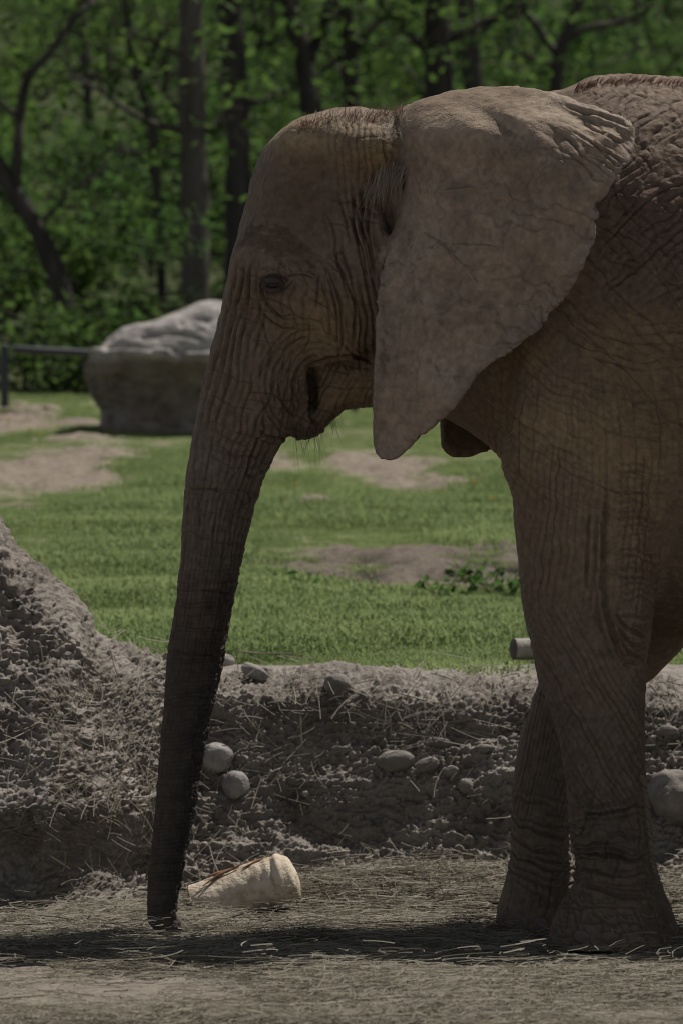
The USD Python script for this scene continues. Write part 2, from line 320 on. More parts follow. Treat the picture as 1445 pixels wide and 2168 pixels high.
# ---------------------------------------------------------------- stones
def pebble(rx, ry, rz, seed, rough=.10, sub=4):
    m = trimesh.creation.icosphere(sub); v = np.array(m.vertices)
    v = v * (1 + rough * 2 * (fbm(v * 1.1 + seed * 7.3, 2, seed)[:, None] - .5) + rough * .35 * (fbm(v * 4 + seed, 3, seed + 1)[:, None] - .5))
    return v * np.array([rx, ry, rz]), np.array(m.faces)
def spin(v, ang, ax=1):
    c, s = math.cos(ang), math.sin(ang); i, j = [(1, 2), (0, 2), (0, 1)][ax]
    w = v.copy(); w[:, i], w[:, j] = c * v[:, i] - s * v[:, j], s * v[:, i] + c * v[:, j]; return w
stones = [  # px, py, half width px, half height px, tilt, sink, material, label
    (540, 1424, 31, 16, -.45, .25, 'stone', 'smooth oval pale stone lying on the rim of the bank just right of the trunk'),
    (478, 1402, 19, 17, -.2, .25, 'stone', 'small grey stone on the bank rim half hidden behind the trunk'),
    (714, 1450, 28, 24, .1, .3, 'dusty_stone', 'wedge shaped grey stone alone on the middle of the bank rim'),
    (458, 1606, 34, 36, .2, .35, 'stone', 'large rounded pale stone in the bank face touching the right of the trunk'),
    (499, 1664, 28, 31, -.3, .25, 'stone', 'egg shaped grey stone stuck in the bank face below the large rounded stone'),
    (296, 1902, 24, 16, .1, .3, 'dusty_stone', 'dull purple grey stone at the foot of the bank left of the trunk tip'),
    (836, 1612, 42, 24, .12, .4, 'dusty_stone', 'wide flat dusty stone in the bank face, leftmost of the dusty cluster'),
    (903, 1620, 27, 16, .25, .4, 'dusty_stone', 'dusty stone right beside the wide flat one in the bank face'),
    (926, 1573, 30, 13, -.05, .5, 'dusty_stone', 'thin dusty stone, uppermost of the cluster in the bank face'),
    (952, 1634, 20, 13, .1, .45, 'dusty_stone', 'small dusty stone just above the pointed one in the bank face'),
    (985, 1664, 16, 19, .5, .3, 'dusty_stone', 'pointed upright grey stone, lowest of the cluster in the bank face'),
    (1022, 1586, 19, 10, .1, .45, 'dusty_stone', 'small dusty stone, rightmost of the cluster beside the far foreleg'),
    (906, 1856, 33, 24, .25, .25, 'dusty_stone', 'rounded brown grey stone low in the bank left of the far forefoot'),
    (1428, 1690, 58, 60, .5, .3, 'dusty_stone', 'big rough rock in the bank face right of the near foreleg'),
    (1410, 1548, 22, 12, .1, .4, 'dusty_stone', 'small flat stone above the big rough rock at the right'),
    (647, 1682, 8, 7, 0, .3, 'stone', 'tiny pale pebble in the bank face right of the egg shaped stone'),
    (1118, 1419, 32, 11, .1, .2, 'stone', 'flat pale stone on the bank rim in front of the cut log')]
for k, (px, py, rx, rz, tilt, sink, mt, lab) in enumerate(stones):
    c, n = bank_at(px, py)
    if k == 16: c = P(px, py, 17.3)
    sc = S * c[1]
    v, f = pebble(rx * sc, .8 * min(rx, rz) * sc * 1.1, rz * sc, 100 + k, .24 if k in (2, 10, 13) else .17)
    if k == 13: v = v * (1 + .18 * (fbm(v * 22, 3, 5)[:, None] - .5))
    v = spin(v, tilt)
    ctr = c + np.array([0, (sink - .25) * .8 * min(rx, rz) * sc, 0])
    ctr = np.array([X(px, ctr[1]), ctr[1], Z(py, ctr[1])])
    o = obj('stone', (v + ctr, f), MT[mt], loc=ctr)
    tag(o, lab, 'stone')

# ---------------------------------------------------------------- implicit shapes: rows of ellipses, meshed
BIG = 9.0
class Field:
    def __init__(s, lo, hi, h):
        s.lo, s.h = np.array(lo, float), h
        s.n = np.ceil((np.array(hi) - s.lo) / h).astype(int) + 1
        s.F = np.full(s.n, BIG, np.float32)
        s.ax = [(s.lo[k] + h * np.arange(s.n[k])).astype(np.float32) for k in range(3)]
    def block(s, lo, hi):
        sl = tuple(slice(max(0, int((lo[k] - s.lo[k]) / s.h) - 1), max(1, min(s.n[k], int((hi[k] - s.lo[k]) / s.h) + 2))) for k in range(3))
        return sl, [s.ax[0][sl[0]][:, None, None], s.ax[1][sl[1]][None, :, None], s.ax[2][sl[2]][None, None, :]]
    def add(s, lo, hi, fn, k=.03, cut=False):
        pad = k + 2 * s.h
        sl, (x, y, z) = s.block(np.array(lo) - pad, np.array(hi) + pad)
        d = fn(x, y, z).astype(np.float32); a = s.F[sl]
        if cut:
            d = -d; t = np.clip(.5 - .5 * (d - a) / k, 0, 1); s.F[sl] = d * (1 - t) + a * t + k * t * (1 - t)
            s.F[sl] = np.where(d < -k, np.maximum(a, d), s.F[sl])
        else:
            t = np.clip(.5 + .5 * (d - a) / k, 0, 1); r = d * (1 - t) + a * t - k * t * (1 - t)
            s.F[sl] = np.where(d > BIG / 2, a, r)
    def rows(s, rows, Y, k=.03, ex=2.0, yshift=None):
        r = np.array(sorted(rows, key=lambda q: -q[0]), float)
        zz = Z(r[:, 0], Y); L, R = PchipInterpolator(zz, X(r[:, 1], Y)), PchipInterpolator(zz, X(r[:, 2], Y)); D = PchipInterpolator(zz, r[:, 3])
        ysh = (lambda z: 0 * z) if yshift is None else PchipInterpolator(Z(np.array([q[0] for q in yshift])[::-1], Y), np.array([q[1] for q in yshift], float)[::-1], extrapolate=True)
        z0, z1, md = zz[0], zz[-1], r[:, 3].max() + .1
        def fn(x, y, z):
            zc = np.clip(z, z0, z1); a = (R(zc) - L(zc)) / 2; c = (R(zc) + L(zc)) / 2; b = D(zc)
            q = (np.abs((x - c) / a) ** ex + np.abs((y - Y - ysh(zc)) / b) ** ex) ** (1 / ex)
            d = (q - 1) * np.minimum(a, b)
            return np.maximum(d, np.maximum(z0 - z, z - z1))
        s.add((X(r[:, 1], Y).min(), Y - md, z0), (X(r[:, 2], Y).max(), Y + md, z1), fn, k)
    def cols(s, cols, Y, k=.03, ex=2.0):
        r = np.array(sorted(cols), float)
        xx = X(r[:, 0], Y); T, Bt, D = PchipInterpolator(xx, Z(r[:, 1], Y)), PchipInterpolator(xx, Z(r[:, 2], Y)), PchipInterpolator(xx, r[:, 3])
        x0, x1, md = xx[0], xx[-1], r[:, 3].max() + .1
        def fn(x, y, z):
            xc = np.clip(x, x0, x1); a = (T(xc) - Bt(xc)) / 2; c = (T(xc) + Bt(xc)) / 2; b = D(xc)
            d = ((np.abs((z - c) / a) ** ex + np.abs((y - Y) / b) ** ex) ** (1 / ex) - 1) * np.minimum(a, b)
            return np.maximum(d, np.maximum(x0 - x, x - x1))
        s.add((x0, Y - md, Z(r[:, 2], Y).min()), (x1, Y + md, Z(r[:, 1], Y).max()), fn, k)
    def ell(s, px, py, Y, r, k=.03, cut=False, tilt=0.0):
        c, r = P(px, py, Y), np.array(r, float); ct, st = math.cos(tilt), math.sin(tilt)
        def fn(x, y, z):
            dx, dz = x - c[0], z - c[2]
            u, w = ct * dx + st * dz, -st * dx + ct * dz
            return (np.sqrt((u / r[0]) ** 2 + ((y - c[1]) / r[1]) ** 2 + (w / r[2]) ** 2) - 1) * r.min()
        m = max(r[0], r[2]); e = np.array([m, r[1], m])
        s.add(c - e, c + e, fn, k, cut)
    def mesh(s):
        F = s.F; Sg = F < 0
        cnt = np.zeros(np.array(F.shape) - 1, np.uint8); n = F.shape
        offs = [(a, b, c) for a in (0, 1) for b in (0, 1) for c in (0, 1)]
        for a, b, c in offs: cnt += Sg[a:n[0] - 1 + a, b:n[1] - 1 + b, c:n[2] - 1 + c]
        ci = np.argwhere((cnt > 0) & (cnt < 8)); ids = -np.ones(cnt.shape, np.int32); ids[tuple(ci.T)] = np.arange(len(ci))
        val = {o: F[ci[:, 0] + o[0], ci[:, 1] + o[1], ci[:, 2] + o[2]] for o in offs}
        acc, num = np.zeros((len(ci), 3)), np.zeros(len(ci))
        for o in offs:
            for k in range(3):
                if o[k] == 0:
                    p = list(o); p[k] = 1; a, b = val[o], val[tuple(p)]; cr = (a < 0) != (b < 0)
                    t = np.where(cr, a / np.where(cr, a - b, 1), 0); pt = np.tile(np.array(o, float), (len(ci), 1)); pt[:, k] = t
                    acc[cr] += pt[cr]; num[cr] += 1
        v = s.lo + s.h * (ci + acc / num[:, None])
        quads = []
        for k in range(3):
            u, w = (k + 1) % 3, (k + 2) % 3
            sl0, sl1 = [slice(None)] * 3, [slice(None)] * 3; sl0[k], sl1[k] = slice(0, n[k] - 1), slice(1, n[k])
            e = np.argwhere(Sg[tuple(sl0)] != Sg[tuple(sl1)]); ok = (e[:, u] > 0) & (e[:, w] > 0) & (e[:, u] < n[u] - 1) & (e[:, w] < n[w] - 1); e = e[ok]
            ins = Sg[e[:, 0], e[:, 1], e[:, 2]]
            def at(du, dw):
                g = e.copy(); g[:, u] -= du; g[:, w] -= dw; return ids[g[:, 0], g[:, 1], g[:, 2]]
            q = np.stack([at(1, 1), at(0, 1), at(0, 0), at(1, 0)], 1); q[~ins] = q[~ins][:, ::-1]; quads.append(q)
        q = np.vstack(quads)
        return v, np.vstack([q[:, [0, 1, 2]], q[:, [0, 2, 3]]])
def laplace(f, n):
    e = np.vstack([f[:, [0, 1]], f[:, [1, 2]], f[:, [2, 0]]]); e = np.vstack([e, e[:, ::-1]])
    A = sparse.coo_matrix((np.ones(len(e)), (e[:, 0], e[:, 1])), (n, n)).tocsr(); A.data[:] = 1
    return sparse.diags(1 / np.maximum(np.asarray(A.sum(1)).ravel(), 1)) @ A
def taubin(v, f, it, lam=.5, mu=-.53):
    L = laplace(f, len(v))
    for _ in range(it):
        v = v + lam * (L @ v - v); v = v + mu * (L @ v - v)
    return v
def vnormals(v, f):
    fn = np.cross(v[f[:, 1]] - v[f[:, 0]], v[f[:, 2]] - v[f[:, 0]]); n = np.zeros_like(v)
    for k in range(3):
        for c in range(3): n[:, c] += np.bincount(f[:, k], fn[:, c], len(v))
    return n / (np.linalg.norm(n, axis=1, keepdims=True) + 1e-12)
# ---------------------------------------------------------------- the elephant
Y0, YN, YF = 15.04, 14.75, 15.33
ear_near = [(836, 222), (880, 203), (950, 180), (1030, 168), (1110, 174), (1180, 194), (1250, 222), (1318, 250), (1341, 264), (1338, 285), (1336, 312), (1326, 352), (1306, 362), (1292, 395), (1276, 428), (1256, 438),
            (1262, 452), (1255, 500), (1232, 556), (1205, 612), (1166, 664), (1148, 690), (1128, 704), (1080, 744), (1030, 774), (1002, 802), (985, 828), (955, 868), (922, 900), (882, 935), (845, 968), (815, 979),
            (797, 964), (789, 930), (788, 880), (793, 800), (797, 720), (797, 640), (806, 570), (820, 520), (836, 470), (852, 430), (858, 390), (846, 330), (838, 280)]
ear_far = [(850, 240), (1000, 215), (1150, 300), (1250, 480), (1180, 700), (1120, 820), (1082, 905), (1060, 945), (1000, 967), (950, 966), (932, 945), (930, 890), (925, 800), (880, 600), (850, 400)]
def ragged(poly, amp, seed):
    c = np.array(poly + poly[:1], float); d = np.r_[0, np.cumsum(np.linalg.norm(np.diff(c, axis=0), axis=1))]; t = np.arange(0, d[-1], 4.0)
    q = np.stack([np.interp(t, d, c[:, k]) for k in (0, 1)], 1); q0 = np.vstack([q[-6:], q, q[:6]])
    q = np.stack([np.convolve(q0[:, k], np.ones(5) / 5, 'same')[6:-6] for k in (0, 1)], 1)
    w = sstep(980, 1080, q[:, 0])[:, None]
    j = np.stack([noise(np.stack([t / 13, 0 * t + k, 0 * t], 1), seed) - .5 + .8 * (noise(np.stack([t / 45, 0 * t + k, 0 * t], 1), seed + 5) - .5) for k in (0, 1)], 1)
    q = q + amp * j * (.25 + .75 * w)
    return [tuple(a) for a in q]
def ear_dist(poly, Y):
    """signed distance to an outline in the ear's own plane, as an interpolator (metres)"""
    st = .004
    pts = np.stack([X([p[0] for p in poly], Y), Z([p[1] for p in poly], Y)], 1)
    d = np.r_[0, np.cumsum(np.linalg.norm(np.diff(np.vstack([pts, pts[:1]]), axis=0), axis=1))]
    lo, hi = pts.min(0) - .12, pts.max(0) + .12
    n = np.ceil((hi - lo) / st).astype(int)
    im = Image.new('L', (n[0] * 2, n[1] * 2)); ImageDraw.Draw(im).polygon([tuple((p - lo) / st * 2) for p in pts], fill=255)
    a = np.asarray(im).T > 127
    sd = (ndimage.distance_transform_edt(~a) - ndimage.distance_transform_edt(a)) * st / 2
    sd = ndimage.gaussian_filter(sd, 1.5)
    def fn(x, z):
        x, z = np.broadcast_arrays(x, z)
        return ndimage.map_coordinates(sd, [(x - lo[0]) / st * 2, (z - lo[1]) / st * 2], order=1, mode='nearest')
    return fn, lo, hi
EARK = PchipInterpolator([640, 780, 850, 900, 1000, 1150, 1340, 1500], [-.25, -.265, -.305, -.37, -.455, -.545, -.62, -.66])
def ear_y(x, z):
    Ye = 14.62
    px, py = 722.5 + x / (S * Ye), 1084 + (CAM_H - z) / (S * Ye)
    px, py = np.broadcast_arrays(px, py)
    y = EARK(np.clip(px, 640, 1500))
    y = y - .075 * sstep(400, 620, py) * sstep(960, 820, px)                                                # stands off the cheek
    nr = fbm(np.stack([(.85 * px + .5 * py) / 210.0, (.85 * py - .5 * px) / 60.0, 0 * px], -1), 2, 17) - .5
    st = 300 + 120 * sstep(1080, 1270, px) + 60 * nr
    y = y + .22 * (np.clip(st - py, 0, 300) / (st - 180)) ** 1.9 + .020 * nr * sstep(860, 940, px)           # rolls over the neck
    y = y + .045 * np.exp(-((px - 1010) / 120) ** 2 - ((py - 430) / 170) ** 2) - .03 * np.exp(-((px - 930) / 70) ** 2 - ((py - 620) / 230) ** 2)
    y = y + .03 * np.exp(-((px - 1120) / 90) ** 2 - ((py - 620) / 90) ** 2)
    u = (px - 1180) * .55 + (py - 300) * .85                                                               # pleats at the rear corner
    w = np.exp(-((px - 1290) / 95) ** 2 - ((py - 330) / 95) ** 2)
    y = y + .010 * w * np.sin(u / 12) + .005 * w * np.sin(u / 6.1 + 1)
    y = y + .012 * np.sin(px / 60 + py / 45) * sstep(560, 760, py) + .05 * sstep(780, 960, py) - .05 * sstep(1080, 900, px) * sstep(700, 880, py)
    y = y - .03 * np.exp(-((px - 800) / 14) ** 2) * sstep(560, 640, py) * sstep(900, 800, py)
    return Y0 + y
near_fn, nlo, nhi = ear_dist(ragged(ear_near, 4, 3), 14.60)
far_fn, flo, fhi = ear_dist(ear_far, 15.42)
H = .0136
E = Field((-.60, Y0 - .74, -.03), (2.98, Y0 + .74, 2.46), H)
trunk_rows = [  # photo row, front edge, back edge, half depth
    (233, 690, 765, .08), (240, 662, 800, .13), (258, 622, 815, .19), (280, 594, 830, .225), (300, 572, 835, .25), (350, 542, 845, .28), (420, 522, 850, .295), (500, 502, 850, .29), (560, 486, 850, .29), (640, 470, 850, .27), (700, 456, 835, .24), (750, 444, 790, .215), (800, 432, 735, .19),
    (850, 421, 680, .168), (890, 413, 640, .155), (925, 406, 608, .145), (960, 400, 586, .135), (1010, 394, 561, .122), (1050, 390, 546, .112), (1130, 384, 524, .100), (1200, 379, 509, .092), (1300, 367, 489, .084), (1400, 352, 470, .077),
    (1500, 345, 449, .069), (1600, 337, 430, .063), (1700, 329, 414, .057), (1800, 319, 394, .051), (1860, 312, 383, .047), (1910, 310, 373, .043), (1940, 316, 373, .039), (1960, 325, 379, .035), (1975, 335, 381, .028), (1984, 344, 380, .018)]
E.rows(trunk_rows, Y0, .02, 2.1)
E.cols([(640, 330, 620, .20), (690, 262, 700, .27), (760, 240, 770, .30), (840, 235, 850, .315), (950, 236, 890, .33), (1050, 232, 960, .36), (1130, 205, 1080, .40), (1190, 188, 1180, .43), (1260, 162, 1260, .46), (1340, 158, 1310, .49), (1445, 164, 1330, .52), (1700, 184, 1350, .60),
        (2000, 190, 1360, .64), (2300, 225, 1330, .62), (2560, 310, 1250, .54), (2740, 440, 1120, .42), (2830, 580, 980, .28), (2870, 690, 880, .12)], Y0, .05, 2.0)
E.cols([(612, 850, 922, .07), (640, 790, 929, .105), (680, 770, 917, .125), (705, 760, 886, .15), (750, 745, 864, .17), (800, 730, 862, .18), (850, 700, 858, .18), (900, 660, 850, .17)], Y0, .025, 2.2)     # jaw
E.ell(575, 893, Y0 - .10, (.055, .05, .055), .03)                       # tusk sheath
E.ell(566, 893, Y0 + .10, (.055, .05, .055), .03)
E.ell(668, 298, Y0 - .19, (.095, .10, .065), .06)                        # crown of the head
E.ell(785, 322, Y0 - .26, (.09, .085, .075), .05)
E.ell(595, 572, Y0 - .20, (.11, .05, .07), .10, tilt=-.12)          # brow
E.ell(725, 660, Y0 - .215, (.085, .06, .13), .05)                       # cheek
E.ell(560, 790, Y0 - .15, (.07, .055, .15), .05, tilt=-.2)
E.ell(645, 440, Y0 - .495, (.12, .22, .17), .12, cut=True)              # temple hollow
E.ell(575, 608, Y0 - .335, (.045, .05, .036), .03, cut=True)             # eye socket
E.ell(664, 838, Y0 - .20, (.019, .15, .088), .02, cut=True, tilt=.07)   # corner of the mouth
E.ell(823, 455, Y0 - .36, (.020, .11, .085), .02, cut=True, tilt=.25)    # ear opening
near_leg = [(640, 1230, 1440, .10), (740, 1130, 1440, .15), (850, 1082, 1428, .185), (980, 1062, 1408, .20), (1060, 1086, 1398, .20), (1180, 1095, 1391, .19), (1280, 1105, 1383, .178), (1360, 1121, 1374, .165), (1440, 1139, 1366, .15), (1550, 1178, 1364, .132), (1650, 1196, 1366, .12), (1750, 1204, 1379, .118),
            (1830, 1217, 1387, .122), (1870, 1214, 1399, .138), (1905, 1192, 1414, .158), (1945, 1172, 1428, .172), (1980, 1162, 1438, .18), (2008, 1160, 1440, .18)]
E.rows(near_leg, YN, .045, 2.2)
far_leg = [(1100, 1200, 1520, .17), (1250, 1200, 1510, .17), (1320, 1190, 1482, .165), (1360, 1170, 1455, .16), (1400, 1152, 1418, .152), (1440, 1143, 1372, .142), (1500, 1120, 1300, .13), (1560, 1101, 1255, .122), (1650, 1088, 1216, .115), (1720, 1083, 1205, .115), (1790, 1081, 1205, .12), (1850, 1073, 1216, .135),
           (1900, 1060, 1228, .158), (1935, 1051, 1236, .17), (1972, 1050, 1238, .17)]
E.rows(far_leg, YF, .045, 2.2)
for yy, dx in ((14.72, 40), (15.36, -60)):
    E.rows([(900, 2330 + dx, 2790 + dx, .20), (1150, 2340 + dx, 2720 + dx, .22), (1350, 2390 + dx, 2640 + dx, .18), (1500, 2430 + dx, 2610 + dx, .14), (1700, 2440 + dx, 2610 + dx, .125), (1850, 2425 + dx, 2610 + dx, .135), (1930, 2400 + dx, 2620 + dx, .16), (2000, 2390 + dx, 2622 + dx, .165)], yy, .06, 2.2)
E.ell(1250, 790, Y0 - .36, (.17, .10, .25), .07)                        # shoulder
E.ell(1310, 1250, YN - .13, (.055, .05, .14), .05, tilt=.1)             # elbow pad
for c in ((2850, 640, 28), (2880, 800, 22), (2890, 950, 18), (2885, 1100, 14)):
    E.ell(c[0], c[1], Y0, (c[2] * S * 15, c[2] * S * 15, .13), .03)
for fn, lo, hi, yfun, t in ((near_fn, nlo, nhi, ear_y, .038), (far_fn, flo, fhi, lambda x, z: 2 * Y0 - ear_y(x, z) - .09 - .05 * sstep(1.7, 1.35, z), .036)):
    def ear(x, y, z, fn=fn, yfun=yfun, t=t):
        d = fn(x, z); ye = yfun(x, z)
        gx = np.gradient(ye[:, 0, :], H, axis=0)[:, None, :]; gz = np.gradient(ye[:, 0, :], H, axis=1)[:, None, :]
        th = np.abs(y - ye) / np.sqrt(1 + gx ** 2 + gz ** 2) - t / 2 * (.72 + .28 * sstep(-.02, -.20, d))
        r = .010
        return np.minimum(np.maximum(d, th), 0) + np.sqrt(np.maximum(d + r, 0) ** 2 + np.maximum(th + r, 0) ** 2) - r - np.minimum(np.maximum(d + r, th + r), 0) * 0
    yl, yh = (Y0 - .70, Y0 - .05) if fn is near_fn else (Y0 + .05, Y0 + .70)
    E.add((lo[0], yl, lo[1]), (hi[0], yh, hi[1]), ear, .014)
E.ell(373, 1966, Y0 - .005, (.014, .022, .016), .012); E.ell(322, 1948, Y0, (.014, .026, .02), .012); E.ell(352, 1988, Y0, (.012, .02, .02), .008, cut=True)
ev, ef = E.mesh()
cc = trimesh.graph.connected_component_labels(trimesh.Trimesh(ev, ef, process=False).edges_unique, node_count=len(ev)); keep = np.bincount(cc).argmax()
kf = (cc[ef] == keep).all(1); ef = ef[kf]; uq, inv = np.unique(ef, return_inverse=True); ev, ef = ev[uq], inv.reshape(-1, 3)
ev = taubin(ev, ef, 9)
def topx(v): return 722.5 + v[:, 0] / (S * v[:, 1]), 1084 + (CAM_H - v[:, 2]) / (S * v[:, 1])
for _ in range(2):      # finer where the photograph looks
    n = vnormals(ev, ef); a, b = topx(ev)
    ok = (n[:, 1] < .30) & (a > 280) & (a < (2950, 1500)[_]) & (b > 120) & (b < 2040)
    if _: ok &= (n[:, 1] < .16) & ~((near_fn(ev[:, 0], ev[:, 2]) < -.05) & (ev[:, 1] > ear_y(ev[:, 0], ev[:, 2]) + .028))
    pick = np.flatnonzero(ok[ef].all(1))
    ev, ef = trimesh.remesh.subdivide(ev, ef, face_index=pick)
    ev, ef = np.array(ev), np.array(ef)
    mg, inv = np.unique(np.round(ev / 1e-6).astype(np.int64), axis=0, return_inverse=True)
    first = np.zeros(len(mg), int); first[inv.ravel()] = np.arange(len(ev)); ev = ev[first]; ef = inv.ravel()[ef]
    ev = taubin(ev, ef, 3)
en = vnormals(ev, ef); ex_, ey_ = topx(ev)
vis = sstep(.35, .05, en[:, 1]) * sstep(2950, 2900, ex_)
is_ear = sstep(.035, .022, np.abs(ev[:, 1] - ear_y(ev[:, 0], ev[:, 2]))) * (near_fn(ev[:, 0], ev[:, 2]) < .02) * (near_fn(ev[:, 0], ev[:, 2]) > -9)
is_ear = is_ear * sstep(835, 860, ex_ + 60 * sstep(480, 560, ey_) + 40 * sstep(560, 620, ey_))
MS = 4
def mask(poly, blur):
    im = Image.new('L', (3000 // MS, 2200 // MS)); ImageDraw.Draw(im).polygon([(p[0] / MS, p[1] / MS) for p in poly], fill=255)
    a = ndimage.gaussian_filter(np.asarray(im, float) / 255, blur / MS)
    return ndimage.map_coordinates(a, [ey_ / MS, ex_ / MS], order=1, mode='nearest')
p3 = np.stack([ex_, ey_, ev[:, 1] * 800], 1)      # noise domain in photo-pixel size units on the body
nz = lambda L, s, o=3: fbm(p3 / np.broadcast_to(L, 3), o, s) - .5
warpA, warpB = nz(90, 201), nz(90, 202)
disp, crease = np.zeros(len(ev)), np.zeros(len(ev))
def family(phi, spacing, sigma, depth, w, seed, along, warp=.9, thresh=.35, swell=.35, alen=70):
    if 41 <= seed <= 52 or seed in (69, 71): depth, warp, thresh = depth * .62, warp * 1.45, thresh + .08
    if seed == 13: depth, warp, thresh = .0012, .8, .28
    """creases along the level lines of phi (photo pixels); broken along their length"""
    global disp, crease
    sel = np.flatnonzero(w > .01)
    if not len(sel): return
    ph = phi[sel] / spacing + warp * (nz_small(sel, 38, seed) * 1.2 + (warpA if seed % 2 else warpB)[sel] * 2.2)
    k = np.round(ph); d = np.abs(ph - k) * spacing
    u = np.stack([along[sel] / alen, k * 7.31 + seed, 0 * k], 1)
    st = sstep(thresh - .18, thresh + .22, noise(u, seed)) * (.45 + .8 * noise(np.stack([k * 3.7, 0 * k + seed, 0 * k], 1), seed + 1))
    r = np.exp(-(d / sigma) ** 2) * st * w[sel] * vis[sel]
    sw = np.sin(np.pi * np.abs(ph - np.floor(ph))) * st * w[sel] * vis[sel]
    disp[sel] += depth * (-r + swell * sw); crease[sel] = np.maximum(crease[sel], r)
def nz_small(sel, L, s): return fbm(p3[sel] / L, 2, s) - .5
def stroke(pts, width, depth, tint=1.0, swell=.5, only=None):
    """one drawn fold: a groove along a smooth curve with a swelling on either side"""
    global disp, crease
    c = bezier([(x, y, 0) for x, y in pts], 80)[:, :2]
    lo, hi = c.min(0) - 4 * width, c.max(0) + 4 * width
    sel = np.flatnonzero((ex_ > lo[0]) & (ex_ < hi[0]) & (ey_ > lo[1]) & (ey_ < hi[1]) & (vis > .02))
    if only is not None: sel = sel[only[sel] > .5]
    if not len(sel): return
    wob = np.stack([nz_small(sel, 30, 301), nz_small(sel, 30, 302)], 1) * 8
    d, i = cKDTree(c).query(np.stack([ex_[sel], ey_[sel]], 1) + wob)
    e = np.minimum(i, 79 - i) / 12.0; taper = np.clip(e, .15, 1)
    r = np.exp(-(d / width) ** 2) * taper
    s2 = np.exp(-((d - 2.2 * width) / (1.3 * width)) ** 2) * taper
    disp[sel] += vis[sel] * depth * (-r + swell * s2); crease[sel] = np.maximum(crease[sel], r * tint * vis[sel])
skin = 1 - is_ear
head = mask([(380, 200), (800, 200), (870, 380), (800, 560), (800, 900), (720, 930), (620, 980), (560, 1080), (520, 1400), (380, 2000), (290, 2000), (330, 1400), (380, 1000), (470, 500)], 10) * skin
Tz = np.array([r[0] for r in trunk_rows], float); TL = PchipInterpolator(Tz, [r[1] for r in trunk_rows]); TR = PchipInterpolator(Tz, [r[2] for r in trunk_rows])
pc = np.clip(ey_, 240, 1970); tl_, tr_ = TL(pc), TR(pc)
tu = (ex_ - tl_) / np.maximum(np.where(ey_ < 925, 610 - 405 - (925 - ey_) * .05, tr_ - tl_), 20)
upper = mask([(470, 640), (560, 640), (640, 760), (640, 930), (570, 1040), (520, 1200), (370, 1200), (400, 880)], 22) * skin
mid = mask([(380, 1040), (580, 1000), (500, 1430), (340, 1430)], 30) * skin
low = mask([(360, 1180), (520, 1150), (400, 2000), (290, 2000)], 40) * skin
family(tu * 165 + 0 * ey_, 13.5, 2.3, .0034, upper, 3, ey_, .65, .22)
family(tu * 165 + .32 * ey_, 19, 2.2, .0026, upper * sstep(.15, .5, tu), 5, ey_, .9, .42)
family(ey_ - .25 * ex_, 21, 2.0, .0020, upper, 7, ex_, 1.0, .48)
family(tu * 120, 8.2, 1.9, .0020, mid, 9, ey_, .4, .2)
family(ey_ - .08 * ex_, 27, 2.2, .0028, np.maximum(mid, upper * sstep(900, 1000, ey_)), 11, ex_, .5, .40, alen=120)
family(ey_ + .06 * ex_, 8.5, 2.0, .0022, low, 13, ex_, .45, .12, alen=120)
family(tu * 100, 9.5, 1.9, .0013, low, 15, ey_, .4, .35)
# face
flow = PchipInterpolator([200, 250, 400, 500, 600, 700, 800, 900], [0, 0, 12, 40, 62, 78, 80, 78])
fphi = ex_ - flow(np.clip(ey_, 200, 900))
crown = mask([(680, 240), (850, 250), (858, 345), (800, 390), (770, 420), (700, 400), (688, 330)], 10) * skin
family(fphi + .05 * (ey_ - 300), 15, 2.6, .0032, crown, 17, ey_, .75, .25, .5, 60)
family(ey_, 17, 2.0, .0016, crown * sstep(720, 780, ex_), 19, ex_, .6, .4)
side = mask([(700, 400), (790, 420), (830, 520), (800, 640), (800, 780), (730, 770), (690, 690), (680, 600), (720, 560), (690, 480)], 12) * skin
family(fphi, 15.5, 2.5, .0052, side, 21, ey_, .5, .2, .5, 110)
family(ey_ - .2 * ex_, 25, 2.0, .0018, side, 23, ex_, 1.0, .5)
cheek = mask([(520, 560), (700, 560), (720, 700), (660, 760), (600, 740), (540, 740), (480, 640)], 15) * skin
family(fphi * 1.0 + .35 * ey_, 20, 2.2, .0022, cheek, 25, ey_, 1.3, .45)
family(ey_ - .5 * ex_, 22, 2.0, .0018, cheek, 27, ex_, 1.3, .5)
nose = mask([(478, 560), (540, 570), (560, 700), (480, 900), (405, 930), (440, 740)], 12) * skin
family(tu * 165, 14, 2.6, .0045, nose, 29, ey_, .6, .12, .5, 130)
rm = np.hypot(ex_ - 672, (ey_ - 812) * .95)
arc = mask([(520, 690), (640, 690), (760, 730), (760, 800), (690, 800), (655, 770), (640, 930), (560, 930), (530, 800)], 14) * skin
family(rm, 13.5, 2.3, .0036, arc * sstep(160, 110, rm), 31, np.arctan2(ey_ - 812, ex_ - 672) * 90, .5, .25)
jaw = mask([(680, 770), (800, 770), (800, 870), (700, 880), (680, 930), (610, 935), (650, 860)], 8) * skin
family(ex_ + .55 * ey_, 13, 2.1, .0028, jaw, 33, ey_, .8, .3)
family(ey_ - .1 * ex_, 17, 2.1, .0024, jaw, 35, ex_, .8, .35)
